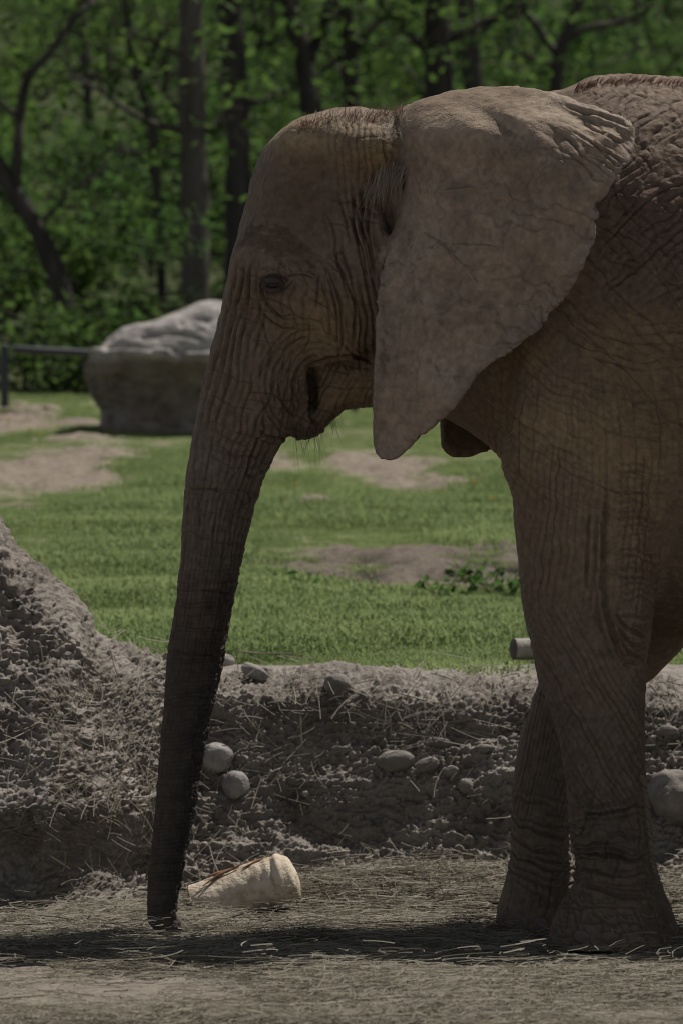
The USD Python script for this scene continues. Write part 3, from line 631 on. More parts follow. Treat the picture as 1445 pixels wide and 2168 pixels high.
for pts, w, d in (([(552, 588), (558, 620), (566, 645), (590, 668), (625, 678)], 3.0, .007), ([(568, 632), (580, 655), (602, 669), (624, 662)], 2.4, .005), ([(560, 590), (585, 582), (612, 596)], 2.6, .006), ([(600, 585), (640, 580), (668, 590)], 2.2, .003), ([(590, 615), (612, 605), (626, 590)], 2.2, .004),
                  ([(548, 640), (562, 672), (590, 690), (640, 698)], 2.4, .004), ([(535, 545), (528, 600), (522, 660), (506, 740)], 3.2, .006), ([(518, 550), (508, 620), (492, 700), (470, 800)], 3.0, .006), ([(548, 560), (545, 620), (556, 690), (572, 740), (572, 800)], 2.4, .004),
                  ([(500, 570), (490, 640), (470, 720), (452, 800)], 2.8, .005), ([(676, 575), (672, 620), (668, 660)], 2.6, .005), ([(684, 560), (706, 600), (722, 650), (725, 720), (712, 760)], 3.0, .006), ([(700, 540), (735, 600), (752, 660), (752, 730)], 3.0, .006),
                  ([(650, 770), (630, 790), (622, 830), (628, 880)], 2.8, .005), ([(790, 770), (740, 752), (700, 758), (660, 768)], 3.5, .008), ([(655, 775), (655, 830), (662, 890), (690, 905)], 4.0, .010), ([(545, 905), (560, 922), (600, 928), (640, 920)], 3.0, .007), ([(540, 905), (548, 880), (560, 860)], 2.5, .004),
                  ([(690, 915), (700, 885), (740, 866)], 2.5, .005), ([(548, 925), (535, 960), (520, 1005), (552, 1010)], 2.6, .005), ([(560, 945), (545, 975), (540, 1000)], 2.4, .004), ([(640, 925), (660, 918), (690, 905)], 2.2, .004),
                  ([(770, 380), (765, 470), (785, 540), (797, 600)], 3.5, .010), ([(748, 400), (748, 470), (768, 540), (780, 600)], 3.0, .007), ([(785, 420), (778, 480), (790, 540)], 3.0, .008), ([(700, 560), (716, 575), (712, 540), (735, 530)], 2.2, .004)):
    stroke(pts, w, d, 1.0, .5, skin)
# shoulder, forelegs
body = skin * (1 - head)
leg_up = mask([(1050, 770), (1120, 700), (1445, 640), (1600, 640), (1600, 900), (1400, 1000), (1395, 1330), (1250, 1330), (1100, 1300), (1085, 1050), (1040, 980)], 25) * body
bend = 1 - np.exp(-((ey_ - 850) / 500) ** 2)
phi1 = ex_ + .10 * (ey_ - 900) + 55 * ((ey_ - 1150) / 400) ** 2 * sstep(1080, 1350, ex_)
family(phi1, 15.5, 2.2, .0040, leg_up * sstep(700, 900, ey_), 41, ey_, .45, .14, .45, 130)
family(ey_ * .95 - .42 * (ex_ - 1200) + 30 * ((ex_ - 1230) / 150) ** 2, 19, 2.1, .0032, leg_up * (1 - .75 * sstep(1000, 1150, ey_) * sstep(1330, 1250, ex_)), 43, ex_, .5, .25, .35, 100)
shoulder = mask([(1100, 640), (1300, 420), (1650, 400), (1650, 900), (1380, 960), (1200, 800)], 30) * body
family(ey_ * .8 - .75 * (ex_ - 1200), 30, 2.6, .0030, shoulder, 45, ex_, .5, .25, .5, 150)
elbow = mask([(1260, 1000), (1390, 950), (1380, 1460), (1310, 1470), (1290, 1250)], 18) * body
family(ey_ + .12 * ex_ + 18 * np.sin(ex_ / 40), 17, 2.2, .0034, elbow * sstep(1285, 1315, ex_), 47, ex_, .7, .25, .45, 80)
leg_low = mask([(1110, 1280), (1300, 1300), (1370, 1480), (1370, 1740), (1195, 1740), (1140, 1450)], 25) * body
family(.86 * ex_ - .50 * ey_, 12.5, 2.0, .0030, leg_low, 49, ey_, .4, .2, .4, 90)
family(.86 * ex_ + .50 * ey_, 15.5, 2.0, .0026, leg_low * sstep(1420, 1520, ey_), 51, ey_, .5, .32, .4, 90)
ankle = mask([(1195, 1690), (1385, 1690), (1395, 1880), (1215, 1880)], 22) * body
family(ey_ + .10 * ex_, 19, 2.8, .0062, ankle, 53, ex_, 1.2, .30, .55, 60)
family(ex_ + .12 * ey_, 20, 2.4, .0048, ankle, 55, ey_, 1.1, .40, .5, 50)
foot = mask([(1215, 1870), (1400, 1870), (1450, 2015), (1150, 2015)], 15) * body
family(ex_ * .8 - .35 * ey_, 16, 2.2, .0022, foot, 57, ey_, 1.0, .42)
family(ey_, 20, 2.2, .0022, foot, 59, ex_, 1.0, .50)
fleg = mask([(1090, 1450), (1150, 1440), (1210, 1650), (1230, 1880), (1060, 1880), (1075, 1700)], 15) * body
family(ex_ + .22 * ey_, 9, 1.8, .0022, fleg * sstep(1780, 1700, ey_), 61, ey_, .4, .2, .4, 90)
family(ey_ - .1 * ex_ - 20 * np.sin((ex_ - 1090) / 60), 17, 2.3, .0042, fleg * sstep(1600, 1690, ey_), 63, ex_, .9, .3, .5, 70)
ffoot = mask([(1075, 1860), (1230, 1850), (1240, 1985), (1040, 1985)], 12) * body
family(ex_ + .15 * ey_, 16, 2.2, .0028, ffoot, 65, ey_, .8, .35)
family(rm * 0 + np.hypot(ex_ - 1290, ey_ - 1960), 11, 2.0, .003, mask([(1150, 1790), (1225, 1790), (1225, 1900), (1170, 1880)], 10) * body, 67, ey_, .6, .25)
back = mask([(1190, 150), (1900, 160), (2900, 300), (2900, 700), (1700, 620), (1500, 660), (1290, 640), (1270, 430), (1345, 300)], 12) * body
family(.62 * ex_ + .78 * ey_ + 10 * np.sin(ex_ / 70), 21, 3.0, .0050, back, 69, ex_, .6, .12, .6, 150)
family(.8 * ex_ - .6 * ey_, 24, 2.4, .0030, back, 71, ey_, 1.2, .45, .4, 50)
disp += vis * (low + mid) * .5 * (nz(34, 403) * .012 + nz((60, 16, 60), 404, 2) * .006) + vis * low * sstep(.62, .85, tu) * sstep(-.05, .12, nz(13, 405, 2)) * .006
disp += back * vis * nz(16, 401, 2) * .010 * sstep(-.1, .15, nz(70, 402))
for pts, w, d in (([(1292, 1010), (1278, 1120), (1275, 1240), (1295, 1340), (1335, 1440)], 6, .008), ([(1270, 1060), (1258, 1160), (1262, 1280), (1290, 1380), (1325, 1440)], 4, .005), ([(1300, 1290), (1325, 1330), (1372, 1345)], 3.2, .007), ([(1305, 1320), (1330, 1358), (1370, 1372)], 3.0, .006), ([(1312, 1350), (1335, 1385), (1368, 1396)], 3.0, .006),
                  ([(1248, 1080), (1240, 1180), (1246, 1260)], 3.0, .006), ([(1225, 1868), (1260, 1880), (1320, 1900), (1385, 1896)], 3.6, .008), ([(1200, 1790), (1230, 1800), (1280, 1795), (1340, 1812)], 3.0, .006), ([(1120, 1810), (1160, 1800), (1200, 1830)], 3.0, .006)):
    stroke(pts, w, d, .55, .5, body)
for pts, w, d in (([(1195, 225), (1250, 240), (1300, 252), (1335, 270)], 3.2, .007), ([(1230, 262), (1280, 285), (1330, 310)], 2.6, .004), ([(1245, 300), (1290, 325), (1325, 345)], 2.4, .004), ([(1215, 280), (1270, 318), (1310, 355)], 2.2, .003)):
    stroke(pts, w, d, .5, .6, is_ear)
family(ey_ - .35 * ex_ + 20 * np.sin(ex_ / 80), 34, 3.0, .0014, is_ear * sstep(940, 1100, ex_), 73, ex_, 1.2, .42, .4, 120)
family(ex_ * .8 + .6 * ey_, 46, 3.0, .0012, is_ear, 75, ey_, 1.6, .5, .4, 120)
family(.62 * ey_ - .5 * (ex_ - 1200), 17, 2.6, .0028, is_ear * np.exp(-((ex_ - 1270) / 110) ** 2 - ((ey_ - 300) / 95) ** 2), 77, ex_, .9, .3, .6, 110)
for pts in ([(870, 480), (930, 520), (1000, 590), (1060, 690), (1080, 735)], [(930, 520), (1020, 520), (1110, 570), (1160, 640)], [(880, 500), (880, 600), (905, 700), (930, 830)], [(1000, 590), (980, 680), (990, 770)], [(900, 420), (1000, 400), (1120, 430), (1220, 500)], [(880, 600), (850, 720), (840, 850)]):
    stroke(pts, 5.0, -.0035, 0, .2, is_ear)
flank = mask([(1430, 500), (2900, 500), (2900, 1200), (2640, 2000), (2380, 2000), (2330, 1350), (1480, 1360)], 40) * body
family(ex_ - .25 * ey_, 24, 2.6, .0034, flank, 79, ey_, .9, .3, .4, 140)
family(ey_ + .15 * ex_, 30, 2.6, .0030, flank, 81, ex_, 1.0, .35, .4, 140)
# soft lumps everywhere, so that no surface is dead smooth
disp += vis * (nz(60, 411) * .010 * skin + nz(26, 412) * .006 * skin * (1 - .6 * crown) + (nz(120, 413) * .016 + nz(45, 415) * .004) * is_ear + nz(11, 414, 2) * .0022)
ev2 = ev + en * disp[:, None]
crease = np.clip(crease, 0, 1)
# colour of the hide: brown grey, ochre patches, dust, mud, painted shade and highlight
T = np.tile(np.array([.178, .130, .096]), (len(ev), 1))
def paint(w, col): 
    global T
    w = np.clip(w, 0, 1)[:, None]; T = T * (1 - w) + np.array(col) * w
g2 = lambda cx, cy, rx, ry: np.exp(-(((ex_ - cx) / rx) ** 2 + ((ey_ - cy) / ry) ** 2))
blot = sstep(-.12, .14, nz(70, 421)); blot2 = sstep(-.05, .16, nz(150, 422))
ochre, earth, slate = (.245, .170, .088), (.105, .070, .052), (.098, .082, .070)
paint(.45 * blot * skin, (.205, .155, .115))
paint(.9 * g2(645, 290, 80, 34) * skin, (.36, .285, .185)); paint(.85 * g2(785, 325, 70, 42) * skin, ochre)  # paler tan patches on the crown
paint(.75 * g2(690, 690, 90, 70) * skin, ochre); paint(.55 * g2(740, 820, 60, 60) * skin, ochre); paint(.8 * g2(580, 606, 30, 19) * skin, (.04, .031, .026)); paint(.6 * g2(662, 832, 12, 58) * skin, (.035, .026, .022))  # darker round the eye; shade painted into the mouth slit
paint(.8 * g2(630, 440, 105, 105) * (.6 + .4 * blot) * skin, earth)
paint(.8 * leg_up * (1 - .6 * blot2) * sstep(1350, 950, ey_), (.27, .195, .115))  # ochre shoulder hide, brightened as a painted highlight
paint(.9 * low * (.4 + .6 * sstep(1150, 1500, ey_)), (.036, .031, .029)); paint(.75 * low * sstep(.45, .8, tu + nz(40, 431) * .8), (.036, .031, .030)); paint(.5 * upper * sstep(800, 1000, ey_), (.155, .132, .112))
paint(.6 * g2(1300, 1785, 75, 60) * skin, (.085, .068, .058)); paint(.5 * leg_low * blot, (.145, .115, .098)); paint(.35 * fleg, (.165, .135, .108))
paint(.75 * back * blot, (.165, .110, .085)); paint(.35 * back * (1 - blot), (.20, .15, .12))
paint(is_ear, (.195, .148, .112)); paint(is_ear * .45 * blot, (.135, .098, .075)); paint(is_ear * .5 * blot2 * sstep(300, 500, ey_), (.225, .175, .138)); paint(is_ear * .5 * sstep(.02, .2, nz(45, 425)), (.12, .086, .068)); paint(is_ear * .6 * sstep(330, 230, ey_), (.25, .20, .15))
paint(is_ear * .5 * sstep(-.035, -.008, near_fn(ev[:, 0], ev[:, 2])) , (.15, .122, .105))
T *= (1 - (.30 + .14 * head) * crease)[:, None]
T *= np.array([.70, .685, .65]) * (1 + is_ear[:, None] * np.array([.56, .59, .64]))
T *= (1 - .14 * sstep(1380, 1700, ey_) * (ex_ > 1000) - .25 * shoulder)[:, None]  # painted shade behind the ear; lower forelegs darker hide plus painted shade
T *= (1 + .5 * nz(9, 441, 2))[:, None]
elephant = root('elephant', 'large brown grey elephant standing side on, its trunk hanging down to the hay', 'elephant', (X(1290, 15), Y0, 0))
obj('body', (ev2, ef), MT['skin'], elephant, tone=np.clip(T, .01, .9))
evis = np.flatnonzero((vis > .5) & (ex_ > 250) & (ex_ < 1500))
sk_tree = cKDTree(np.stack([ex_[evis], ey_[evis]], 1))
en2 = vnormals(ev2, ef)
def on_skin(px, py, r=5):
    i = sk_tree.query_ball_point([px, py], r) or [sk_tree.query([px, py])[1]]
    k = evis[min(i, key=lambda j: ev2[evis[j], 1])]
    return ev2[k], en2[k]
# eye with its lids
c, n = on_skin(577, 607, 6)
ball = trimesh.creation.icosphere(4, .019); obj('eye', (np.array(ball.vertices) * [1.12, .9, .9] + c + [0, .008, 0], ball.faces), MT['eye_wet'], elephant)
def lid(a0, a1, sgn, rad, lift):
    a = np.linspace(a0, a1, 24); pts = np.stack([c[0] + .0265 * np.cos(a), c[1] + .004 - .016 * np.sin(np.linspace(0, np.pi, 24)) , c[2] + sgn * .0205 * np.sin(a) + lift], 1)
    v, f = tube(pts, rad * (.35 + .65 * np.sin(np.linspace(0, np.pi, 24))), 8); return v, f
lt = np.tile([.055, .042, .033], (24 * 8 + 2, 1))
obj('eyelid', lid(0, np.pi, 1, .0125, -.010), MT['skin'], elephant, tone=lt); obj('eyelid', lid(0, np.pi, -1, .0075, .004), MT['skin'], elephant, tone=lt)
r_ = np.random.default_rng(5)
def strand(p, d, L, droop, n=6, curl=.2):
    t = np.linspace(0, 1, n)[:, None]; side = r_.normal(0, 1, 3) * curl
    return p + d * L * t + (side * L * .6) * t ** 2 + np.array([0, 0, -droop * L]) * t ** 2
curves('eyelashes', [strand(c + np.array([x, -.012, .012]), np.array([x * 8, -.7, -.35]), r_.uniform(.018, .03), .6) for x in np.linspace(-.024, .02, 22)], .0011, MT['dark_hair'], elephant)
S_ = []
for _ in range(55):
    px, py = r_.uniform(622, 715), 0; py = np.interp(px, [622, 650, 680, 700, 715], [926, 928, 914, 890, 882]) - r_.uniform(2, 22)
    p, n = on_skin(px, py); S_.append(strand(p, n * .4 + np.array([r_.normal(0, .3), -.1, -.7]), r_.uniform(.03, .075), .3))
curves('chin_hair', S_, .0009, MT['dark_hair'], elephant)
S_ = []
for _ in range(170):
    t = r_.uniform(0, 1); px, py = np.interp(t, [0, .5, 1], [852, 815, 785]) + r_.normal(0, 7), np.interp(t, [0, .5, 1], [342, 365, 405]) + r_.normal(0, 8)
    p, n = on_skin(px, py); S_.append(strand(p, n * .35 + np.array([-.35, -.1, -.75]), r_.uniform(.025, .06), .5, curl=.55))
curves('ear_hair', S_, .0012, MT['pale_hair'], elephant)
S_ = []
for _ in range(300):
    px = r_.uniform(625, 850); py = np.interp(px, [625, 660, 690, 760, 850], [262, 243, 236, 236, 225]) + abs(r_.normal(0, 12)) + 3
    p, n = on_skin(px, py, 7); S_.append(strand(p, n * .6 + np.array([r_.normal(.2, .4), r_.normal(0, .2), .5]), r_.uniform(.015, .045), .2))
for _ in range(420):
    px = r_.uniform(1215, 1470); py = np.interp(px, [1215, 1260, 1340, 1470], [180, 164, 160, 168]) + abs(r_.normal(0, 5)) + 2
    p, n = on_skin(px, py, 7); S_.append(strand(p, n * .5 + np.array([.5, r_.normal(0, .2), .35]), r_.uniform(.012, .03), .2))
curves('crown_hair', S_, .0013, MT['red_hair'], elephant)
S_ = []
for _ in range(160):
    py = r_.uniform(900, 1380); px = TLn = np.interp(py, [r[0] for r in near_leg], [r[1] for r in near_leg]) + r_.uniform(2, 10)
    p, n = on_skin(px, py); S_.append(strand(p, n * .5 + np.array([-.5, 0, -.4]), r_.uniform(.01, .022), .3))
for _ in range(240):
    py = r_.uniform(1640, 1850); px = np.interp(py, [r[0] for r in near_leg], [r[2] for r in near_leg]) - r_.uniform(2, 9)
    p, n = on_skin(px, py); S_.append(strand(p, n * .4 + np.array([.5, 0, -.35]), r_.uniform(.008, .02), .3))
curves('leg_hair', S_, .0010, MT['pale_hair'], elephant)
S_ = [strand(P(2886, 1170, Y0) + r_.normal(0, .012, 3), np.array([r_.normal(0, .1), r_.normal(0, .1), -1]), r_.uniform(.15, .3), .1) for _ in range(90)]
curves('tail_tuft', S_, .003, MT['tail_hair'], elephant)
def toenail(px, py, w, h):
    p, n = on_skin(px, py, 6)
    v, f = pebble(w, .007, h, int(px), .05, 3)
    yaw = math.atan2(n[0], -n[1]); cs, sn = math.cos(yaw), math.sin(yaw)
    v = np.stack([cs * v[:, 0] - sn * v[:, 1] * 1, sn * v[:, 0] + cs * v[:, 1], v[:, 2]], 1)
    obj('toenail', (v + p - n * .0025, f), MT['nail'], elephant)
for px, py, w, h in ((1063, 1942, .015, .030), (1098, 1950, .022, .024), (1146, 1953, .024, .022), (1176, 1978, .016, .020), (1225, 1984, .025, .020), (1285, 1987, .026, .020)): toenail(px, py, w, h)
# ---------------------------------------------------------------- boulder in the meadow
YB = 28.2
Bf = Field((X(165, YB), YB - .55, Z(960, YB)), (X(640, YB), YB + .55, Z(630, YB)), .022)
Bf.rows([(643, 420, 520, .12), (655, 395, 545, .22), (672, 350, 560, .29), (690, 268, 585, .34), (712, 232, 600, .38), (740, 207, 612, .42), (760, 188, 618, .44), (790, 177, 622, .38), (820, 182, 622, .31), (842, 196, 615, .27), (858, 208, 606, .25), (885, 214, 600, .24), (905, 212, 600, .25), (945, 222, 600, .25)], YB, .03, 2.7)
bv_, bf_ = Bf.mesh(); bv_ = taubin(bv_, bf_, 2); bv_, bf_ = trimesh.remesh.subdivide(bv_, bf_); bnn = vnormals(bv_, bf_)
bpx, bpy = topx(bv_)
def crack(pts, w):
    c = bezier([(a, b, 0) for a, b in pts], 60)[:, :2]; d, _ = cKDTree(c).query(np.stack([bpx, bpy + 6 * (noise(bv_ * 9, 3) - .5)], 1)); return np.exp(-(d / w) ** 2)
bd = (fbm(bv_ * 2.6, 3, 81) - .5) * .05 + (fbm(bv_ * np.array([9, 9, 16]), 5, 82) - .5) * .035 - .03 * sstep(.62, .7, fbm(bv_ * np.array([4, 4, 12]), 4, 83))
bd -= .022 * crack([(228, 742), (280, 735), (340, 748), (400, 742), (470, 752)], 5) + .028 * crack([(385, 685), (412, 672), (440, 680)], 7) + .03 * crack([(300, 712), (350, 705), (420, 716)], 4)
bd += .03 * sstep(758, 748, bpy) * sstep(735, 745, bpy)
bv_ = bv_ + bnn * bd[:, None]
bt = np.tile([.27, .248, .235], (len(bv_), 1)); lower_tone = sstep(-10, 14, bpy - 757 + 40 * (fbm(bv_ * 6, 4, 84) - .5)) * (.7 + .5 * (fbm(bv_ * 9, 3, 85) - .3))
bt = bt * (1 - np.clip(lower_tone, 0, 1)[:, None]) + np.array([.115, .088, .070]) * np.clip(lower_tone, 0, 1)[:, None]  # boulder turns darker brown below its top edge
tone_mat('weathered_stone', 14, .8, 30, .02, .85)
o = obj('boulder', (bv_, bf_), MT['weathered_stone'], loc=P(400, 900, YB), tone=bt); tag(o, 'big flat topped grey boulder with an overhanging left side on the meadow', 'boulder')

# ---------------------------------------------------------------- logs
def ring_log(name, p0, p1, r0, r1, n, sides, seed, mat, end_mat, parent, taper=0.0, lump=.08, bulge=None):
    p0, p1 = np.array(p0), np.array(p1); t = np.linspace(0, 1, n)
    pts = p0 + (p1 - p0) * t[:, None]; rad = r0 + (r1 - r0) * t
    rad = rad * (1 - .35 * np.exp(-((1 - t) / .05)) ) * (1 if bulge is None else bulge(t))
    v, f = tube(pts, rad, sides)
    ctr = np.vstack([np.repeat(pts, sides, 0), pts[:1], pts[-1:]])
    d = v - ctr; v = v + d * lump * 2 * (fbm(v * np.array([9, 9, 9]), 3, seed)[:, None] - .5) + d * .10 * (fbm(v * 45, 3, seed + 1)[:, None] - .5)
    return obj(name, (v, f), mat, parent), v
L0, L1 = P(415, 1928, 15.86), P(630, 1857, 15.84)
peeled = root('peeled_log', 'pale peeled log with a gnawed round end in the hay below the bank', 'log', (X(560, 16.1), 16.1, 0))
ax = (L1 - L0); Lax = np.linalg.norm(ax)
_, lv = ring_log('stem', L0, L1, .080, .079, 90, 64, 71, MT['bare_wood'], None, peeled, lump=.20, bulge=lambda t: 1 + .05 * sstep(.6, .9, t) * np.sin(t * 60) - .16 * sstep(.90, .985, t) - .35 * sstep(.97, 1.0, t))
rl = np.random.default_rng(8)
u_ = ax / Lax; side = np.cross(u_, [0, 0, 1.0]); side /= np.linalg.norm(side); up = np.cross(side, u_)
for k in range(7):          # strips of bark still clinging to it
    a = rl.uniform(-.9, 1.2); t0, ln = rl.uniform(.05, .55), rl.uniform(.18, .4)
    tt = np.linspace(t0, min(t0 + ln, .92), 14); aa = a + .25 * np.sin(tt * 9 + k) 
    rr = (.080 - .001 * tt) * 1.05
    pts = L0 + ax * tt[:, None] + rr[:, None] * (np.cos(aa)[:, None] * up + np.sin(aa)[:, None] * -side)
    obj('bark_strip', tube(pts, .0035 * np.sin(np.linspace(.1, np.pi - .1, 14)) + .0008, 6), MT['bark_strip'], peeled)
stub0 = P(548, 1803, 16.35)
o = obj('broken_branch', tube([stub0 + [-.028, .03, .012], stub0 + [-.012, .015, .008], stub0, stub0 + [.03, -.03, -.014]], [.008, .012, .013, .013], 12), MT['bark'], loc=stub0); tag(o, 'short dark broken branch end sticking out behind the pale peeled log', 'branch')
G0 = P(1086, 1374, 17.50); G1 = G0 + np.array([.36, .14, -.006])
cut = root('cut_log', 'short grey sawn log lying in the grass just behind the near foreleg', 'log', (G0[0] + .15, G0[1], .67))
v, f = tube([G0 + (G1 - G0) * t for t in np.linspace(0, 1, 24)], .0345, 40, cap=False); ctr = np.repeat(np.array([G0 + (G1 - G0) * t for t in np.linspace(0, 1, 24)]), 40, 0)
v = v + (v - ctr) * (.14 * (fbm(v * 16, 3, 91)[:, None] - .5) + .10 * (fbm(v * 70, 3, 92)[:, None] - .5)); obj('bark_side', (v, f), MT['grey_wood'], cut)
rim = v[:40]; rim2 = v[-40:]
def disc(r, out):
    c = r.mean(0); rows_ = [c + (r - c) * s + out * .004 * (1 - s) for s in (1.0, .97, .75, .5, .25)] + [c[None] + out * .004]
    vv = np.vstack(rows_); ff = []
    for k in range(4):
        for j in range(40): a, b = k * 40 + j, k * 40 + (j + 1) % 40; ff += [[a, b, b + 40], [a, b + 40, a + 40]]
    ff += [[160 + j, 160 + (j + 1) % 40, 200] for j in range(40)]
    return vv, ff
au = (G1 - G0) / np.linalg.norm(G1 - G0)
obj('sawn_end', disc(rim, -au), MT['cut_end'], cut); obj('sawn_end', disc(rim2, au), MT['cut_end'], cut)

# ---------------------------------------------------------------- fence
YFn = 29.6
fence = root('fence', 'low black pipe rail fence at the edge of the trees behind the boulder', 'fence', (X(10, YFn), YFn, 0))
fx = [X(10, YFn) + 1.9 * k for k in range(-2, 4)]; fy = [YFn + .12 * k for k in range(-2, 4)]
tops = []
for a, b in zip(fx, fy):
    zg = float(meadow_z(a, b)); zt_ = Z(738, YFn) + (meadow_z(a, b) - meadow_z(fx[2], fy[2])) * .6 - .012 * (a - fx[2])
    obj('fence_post', tube([[a, b, zg - .2], [a, b, zg], [a, b, zt_ + .015], [a, b, zt_ + .022]], [.022, .022, .022, .014], 20), MT['fence_paint'], fence)
    tops.append([a, b, float(zt_)])
for a, b in zip(tops[:-1], tops[1:]):
    a, b = np.array(a), np.array(b); obj('fence_rail', tube([a + (b - a) * t + [0, 0, -.02 * math.sin(math.pi * t)] for t in np.linspace(0.02, .98, 12)], .021, 14), MT['fence_paint'], fence)

# ---------------------------------------------------------------- trees
def leaf_quads(pos, size, rg, flat=.5):
    n = len(pos); yaw = rg.uniform(0, 2 * np.pi, n); pitch = rg.normal(-.3, .5, n); roll = rg.normal(0, .6, n)
    from scipy.spatial.transform import Rotation as R
    M = R.from_euler('zyx', np.stack([yaw, pitch, roll], 1)).as_matrix(); s = size * rg.uniform(.65, 1.3, n)
    base = np.array([[0, 0, 0], [.35, .28, .06], [.35, -.28, .06], [.75, .2, .05], [.75, -.2, .05], [1, 0, -.06], [.4, 0, -.03]])
    tri = np.array([[0, 6, 1], [0, 2, 6], [1, 6, 3], [6, 2, 4], [6, 5, 3], [6, 4, 5]])
    v = np.einsum('nij,kj->nki', M, base) * s[:, None, None] + pos[:, None]
    return v.reshape(-1, 3), (tri[None] + 7 * np.arange(n)[:, None, None]).reshape(-1, 3)
def tree(label, Y, path, limbs, seed, mat='bark', height=11, crown=900, lean=0.0, leafm='young_leaf', rough=.12, twigs=10):
    """path: (photo column, row, radius in photo pixels) from the foot up; limbs: lists of the same"""
    rg = np.random.default_rng(seed); w = [np.r_[P(a, b, Y), r * S * Y] for a, b, r in path]
    foot = w[0].copy(); foot[2] = float(meadow_z(foot[0], Y)) - .15
    if w[0][2] > foot[2] + .2: w.insert(0, np.r_[foot[0] + (w[0][0] - w[1][0]) * .3, Y, foot[2], w[0][3] * 1.25])
    top = w[-1]; dirn = (w[-1] - w[-2])[:3]; dirn /= np.linalg.norm(dirn); r = top[3]; p = top[:3].copy(); tips = []
    while p[2] < foot[2] + height and r > .012:
        dirn = dirn + rg.normal(0, .10, 3) * [1, .8, .2] + [0, 0, .10]; dirn /= np.linalg.norm(dirn); p = p + dirn * .7; r *= .90; w.append(np.r_[p, r])
    w = np.array(w); t_ = root('tree', label, 'tree', foot[:3])
    pts = bezier(w[:, :3], max(24, len(w) * 5)); rad = np.interp(np.linspace(0, 1, len(pts)), np.r_[0, np.cumsum(np.linalg.norm(np.diff(w[:, :3], axis=0), axis=1))] / np.linalg.norm(np.diff(w[:, :3], axis=0), axis=1).sum(), w[:, 3])
    rad = rad * (1 + rough * rg.normal(0, .5, len(rad)))
    v, f = tube(pts, rad, 16); obj('trunk', (v, f), MT[mat], t_)
    tips = []
    def grow(p, d, L, r, lvl, store):
        n = 9; q = [p]; dd = d / np.linalg.norm(d)
        for k in range(n):
            dd = dd + rg.normal(0, .17, 3) + [0, 0, .05 if lvl < 2 else -.02]; dd /= np.linalg.norm(dd); q.append(q[-1] + dd * L / n)
        store.append(tube(bezier(q, 11), np.linspace(r, r * .3, 11), 5))
        if lvl < 2:
            for _ in range(3 if lvl == 0 else 2):
                k = rg.integers(3, n); grow(q[k], dd + rg.normal(0, .7, 3), L * rg.uniform(.4, .65), r * .5, lvl + 1, store)
        tips.append(q[-1]); tips.append(q[n // 2 + 2])
    for lb in limbs:
        q = [np.r_[P(a, b, Y), rr * S * Y] for a, b, rr in lb]
        for k, e in enumerate(q): e[1] += rg.normal(0, .12) * min(k, 2)
        q = np.array(q); pts_ = bezier(q[:, :3], 28); pts_ = pts_ + .012 * np.cumsum(rg.normal(0, .35, (28, 3)), 0) * np.linspace(0, 1, 28)[:, None]
        parts = [tube(pts_, np.interp(np.linspace(0, 1, 28), np.linspace(0, 1, len(q)), q[:, 3]), 8)]
        for _ in range(4):
            k = rg.integers(8, 27); grow(pts_[k], (pts_[k] - pts_[k - 3]) / (np.linalg.norm(pts_[k] - pts_[k - 3]) + 1e-6) + rg.normal(0, .8, 3), rg.uniform(.25, .7), .35 * q[-1, 3] + .004, 1, parts)
        obj('limb', join(parts), MT[mat], t_)
    hi = [k for k in range(len(pts)) if pts[k, 2] > foot[2] + 2.6]
    for _ in range(twigs):
        if not hi: break
        k = hi[rg.integers(0, len(hi))]; parts = []; grow(pts[k], np.r_[rg.normal(0, 1, 2), rg.uniform(.1, .8)], rg.uniform(1.2, 2.6), max(rad[k] * .45, .012), 0, parts)
        obj('limb', join(parts), MT[mat], t_)
    tips_ = np.array([q for q in tips if q[2] > foot[2] + 1.2])
    if crown and len(tips_):
        pos = tips_[rg.integers(0, len(tips_), crown)] + rg.normal(0, 1, (crown, 3)) * [.38, .38, .26]
        obj('crown', leaf_quads(pos, .085, rg), MT[leafm], t_, smooth=False)
    return t_
tree('tall straight grey trunk with knotted branch whorls behind the boulder', 33.6, [(415, 660, 30), (412, 400, 29), (407, 250, 28), (405, 100, 27), (404, -20, 26)],
     [[(404, 275, 9), (350, 268, 7), (290, 248, 5), (230, 205, 4), (150, 150, 3)], [(410, 235, 9), (372, 225, 6), (350, 190, 5), (340, 140, 4)], [(418, 278, 8), (460, 272, 5), (490, 262, 3)], [(398, 130, 7), (360, 105, 5), (330, 95, 4), (250, 60, 3)], [(405, 330, 5), (330, 322, 4), (250, 318, 4), (200, 370, 3), (180, 400, 2)]], 301, 'bark', crown=900)
tree('dark trunk just behind and right of the straight grey one', 34.9, [(505, 300, 27), (498, 180, 28), (490, 60, 30), (482, -20, 30)], [[(515, 210, 8), (545, 215, 5), (590, 190, 4), (640, 180, 3)], [(500, 120, 7), (540, 110, 5), (560, 60, 4)]], 302, 'dark_bark')
tree('leaning dark tree at the left edge of the photograph', 32.9, [(136, 650, 23), (112, 560, 21), (70, 470, 20), (30, 410, 19), (-10, 340, 18), (-60, 250, 17)], [[(30, 405, 12), (38, 330, 11), (42, 240, 10), (60, 170, 8), (110, 120, 6), (190, 0, 5)], [(40, 250, 6), (15, 230, 5), (-30, 200, 4)], [(75, 480, 6), (130, 430, 4), (160, 380, 3)]], 303, 'dark_bark')
tree('forked dark tree directly behind the top of the elephant head', 35.2, [(662, 300, 23), (655, 200, 22), (645, 140, 21)], [[(645, 150, 17), (628, 80, 15), (612, 0, 14), (600, -60, 13)], [(648, 150, 15), (668, 90, 12), (690, 30, 11), (705, -40, 10)], [(655, 190, 7), (700, 130, 5), (760, 95, 4), (790, 40, 3)]], 304, 'dark_bark', height=3.2, twigs=0, crown=300)
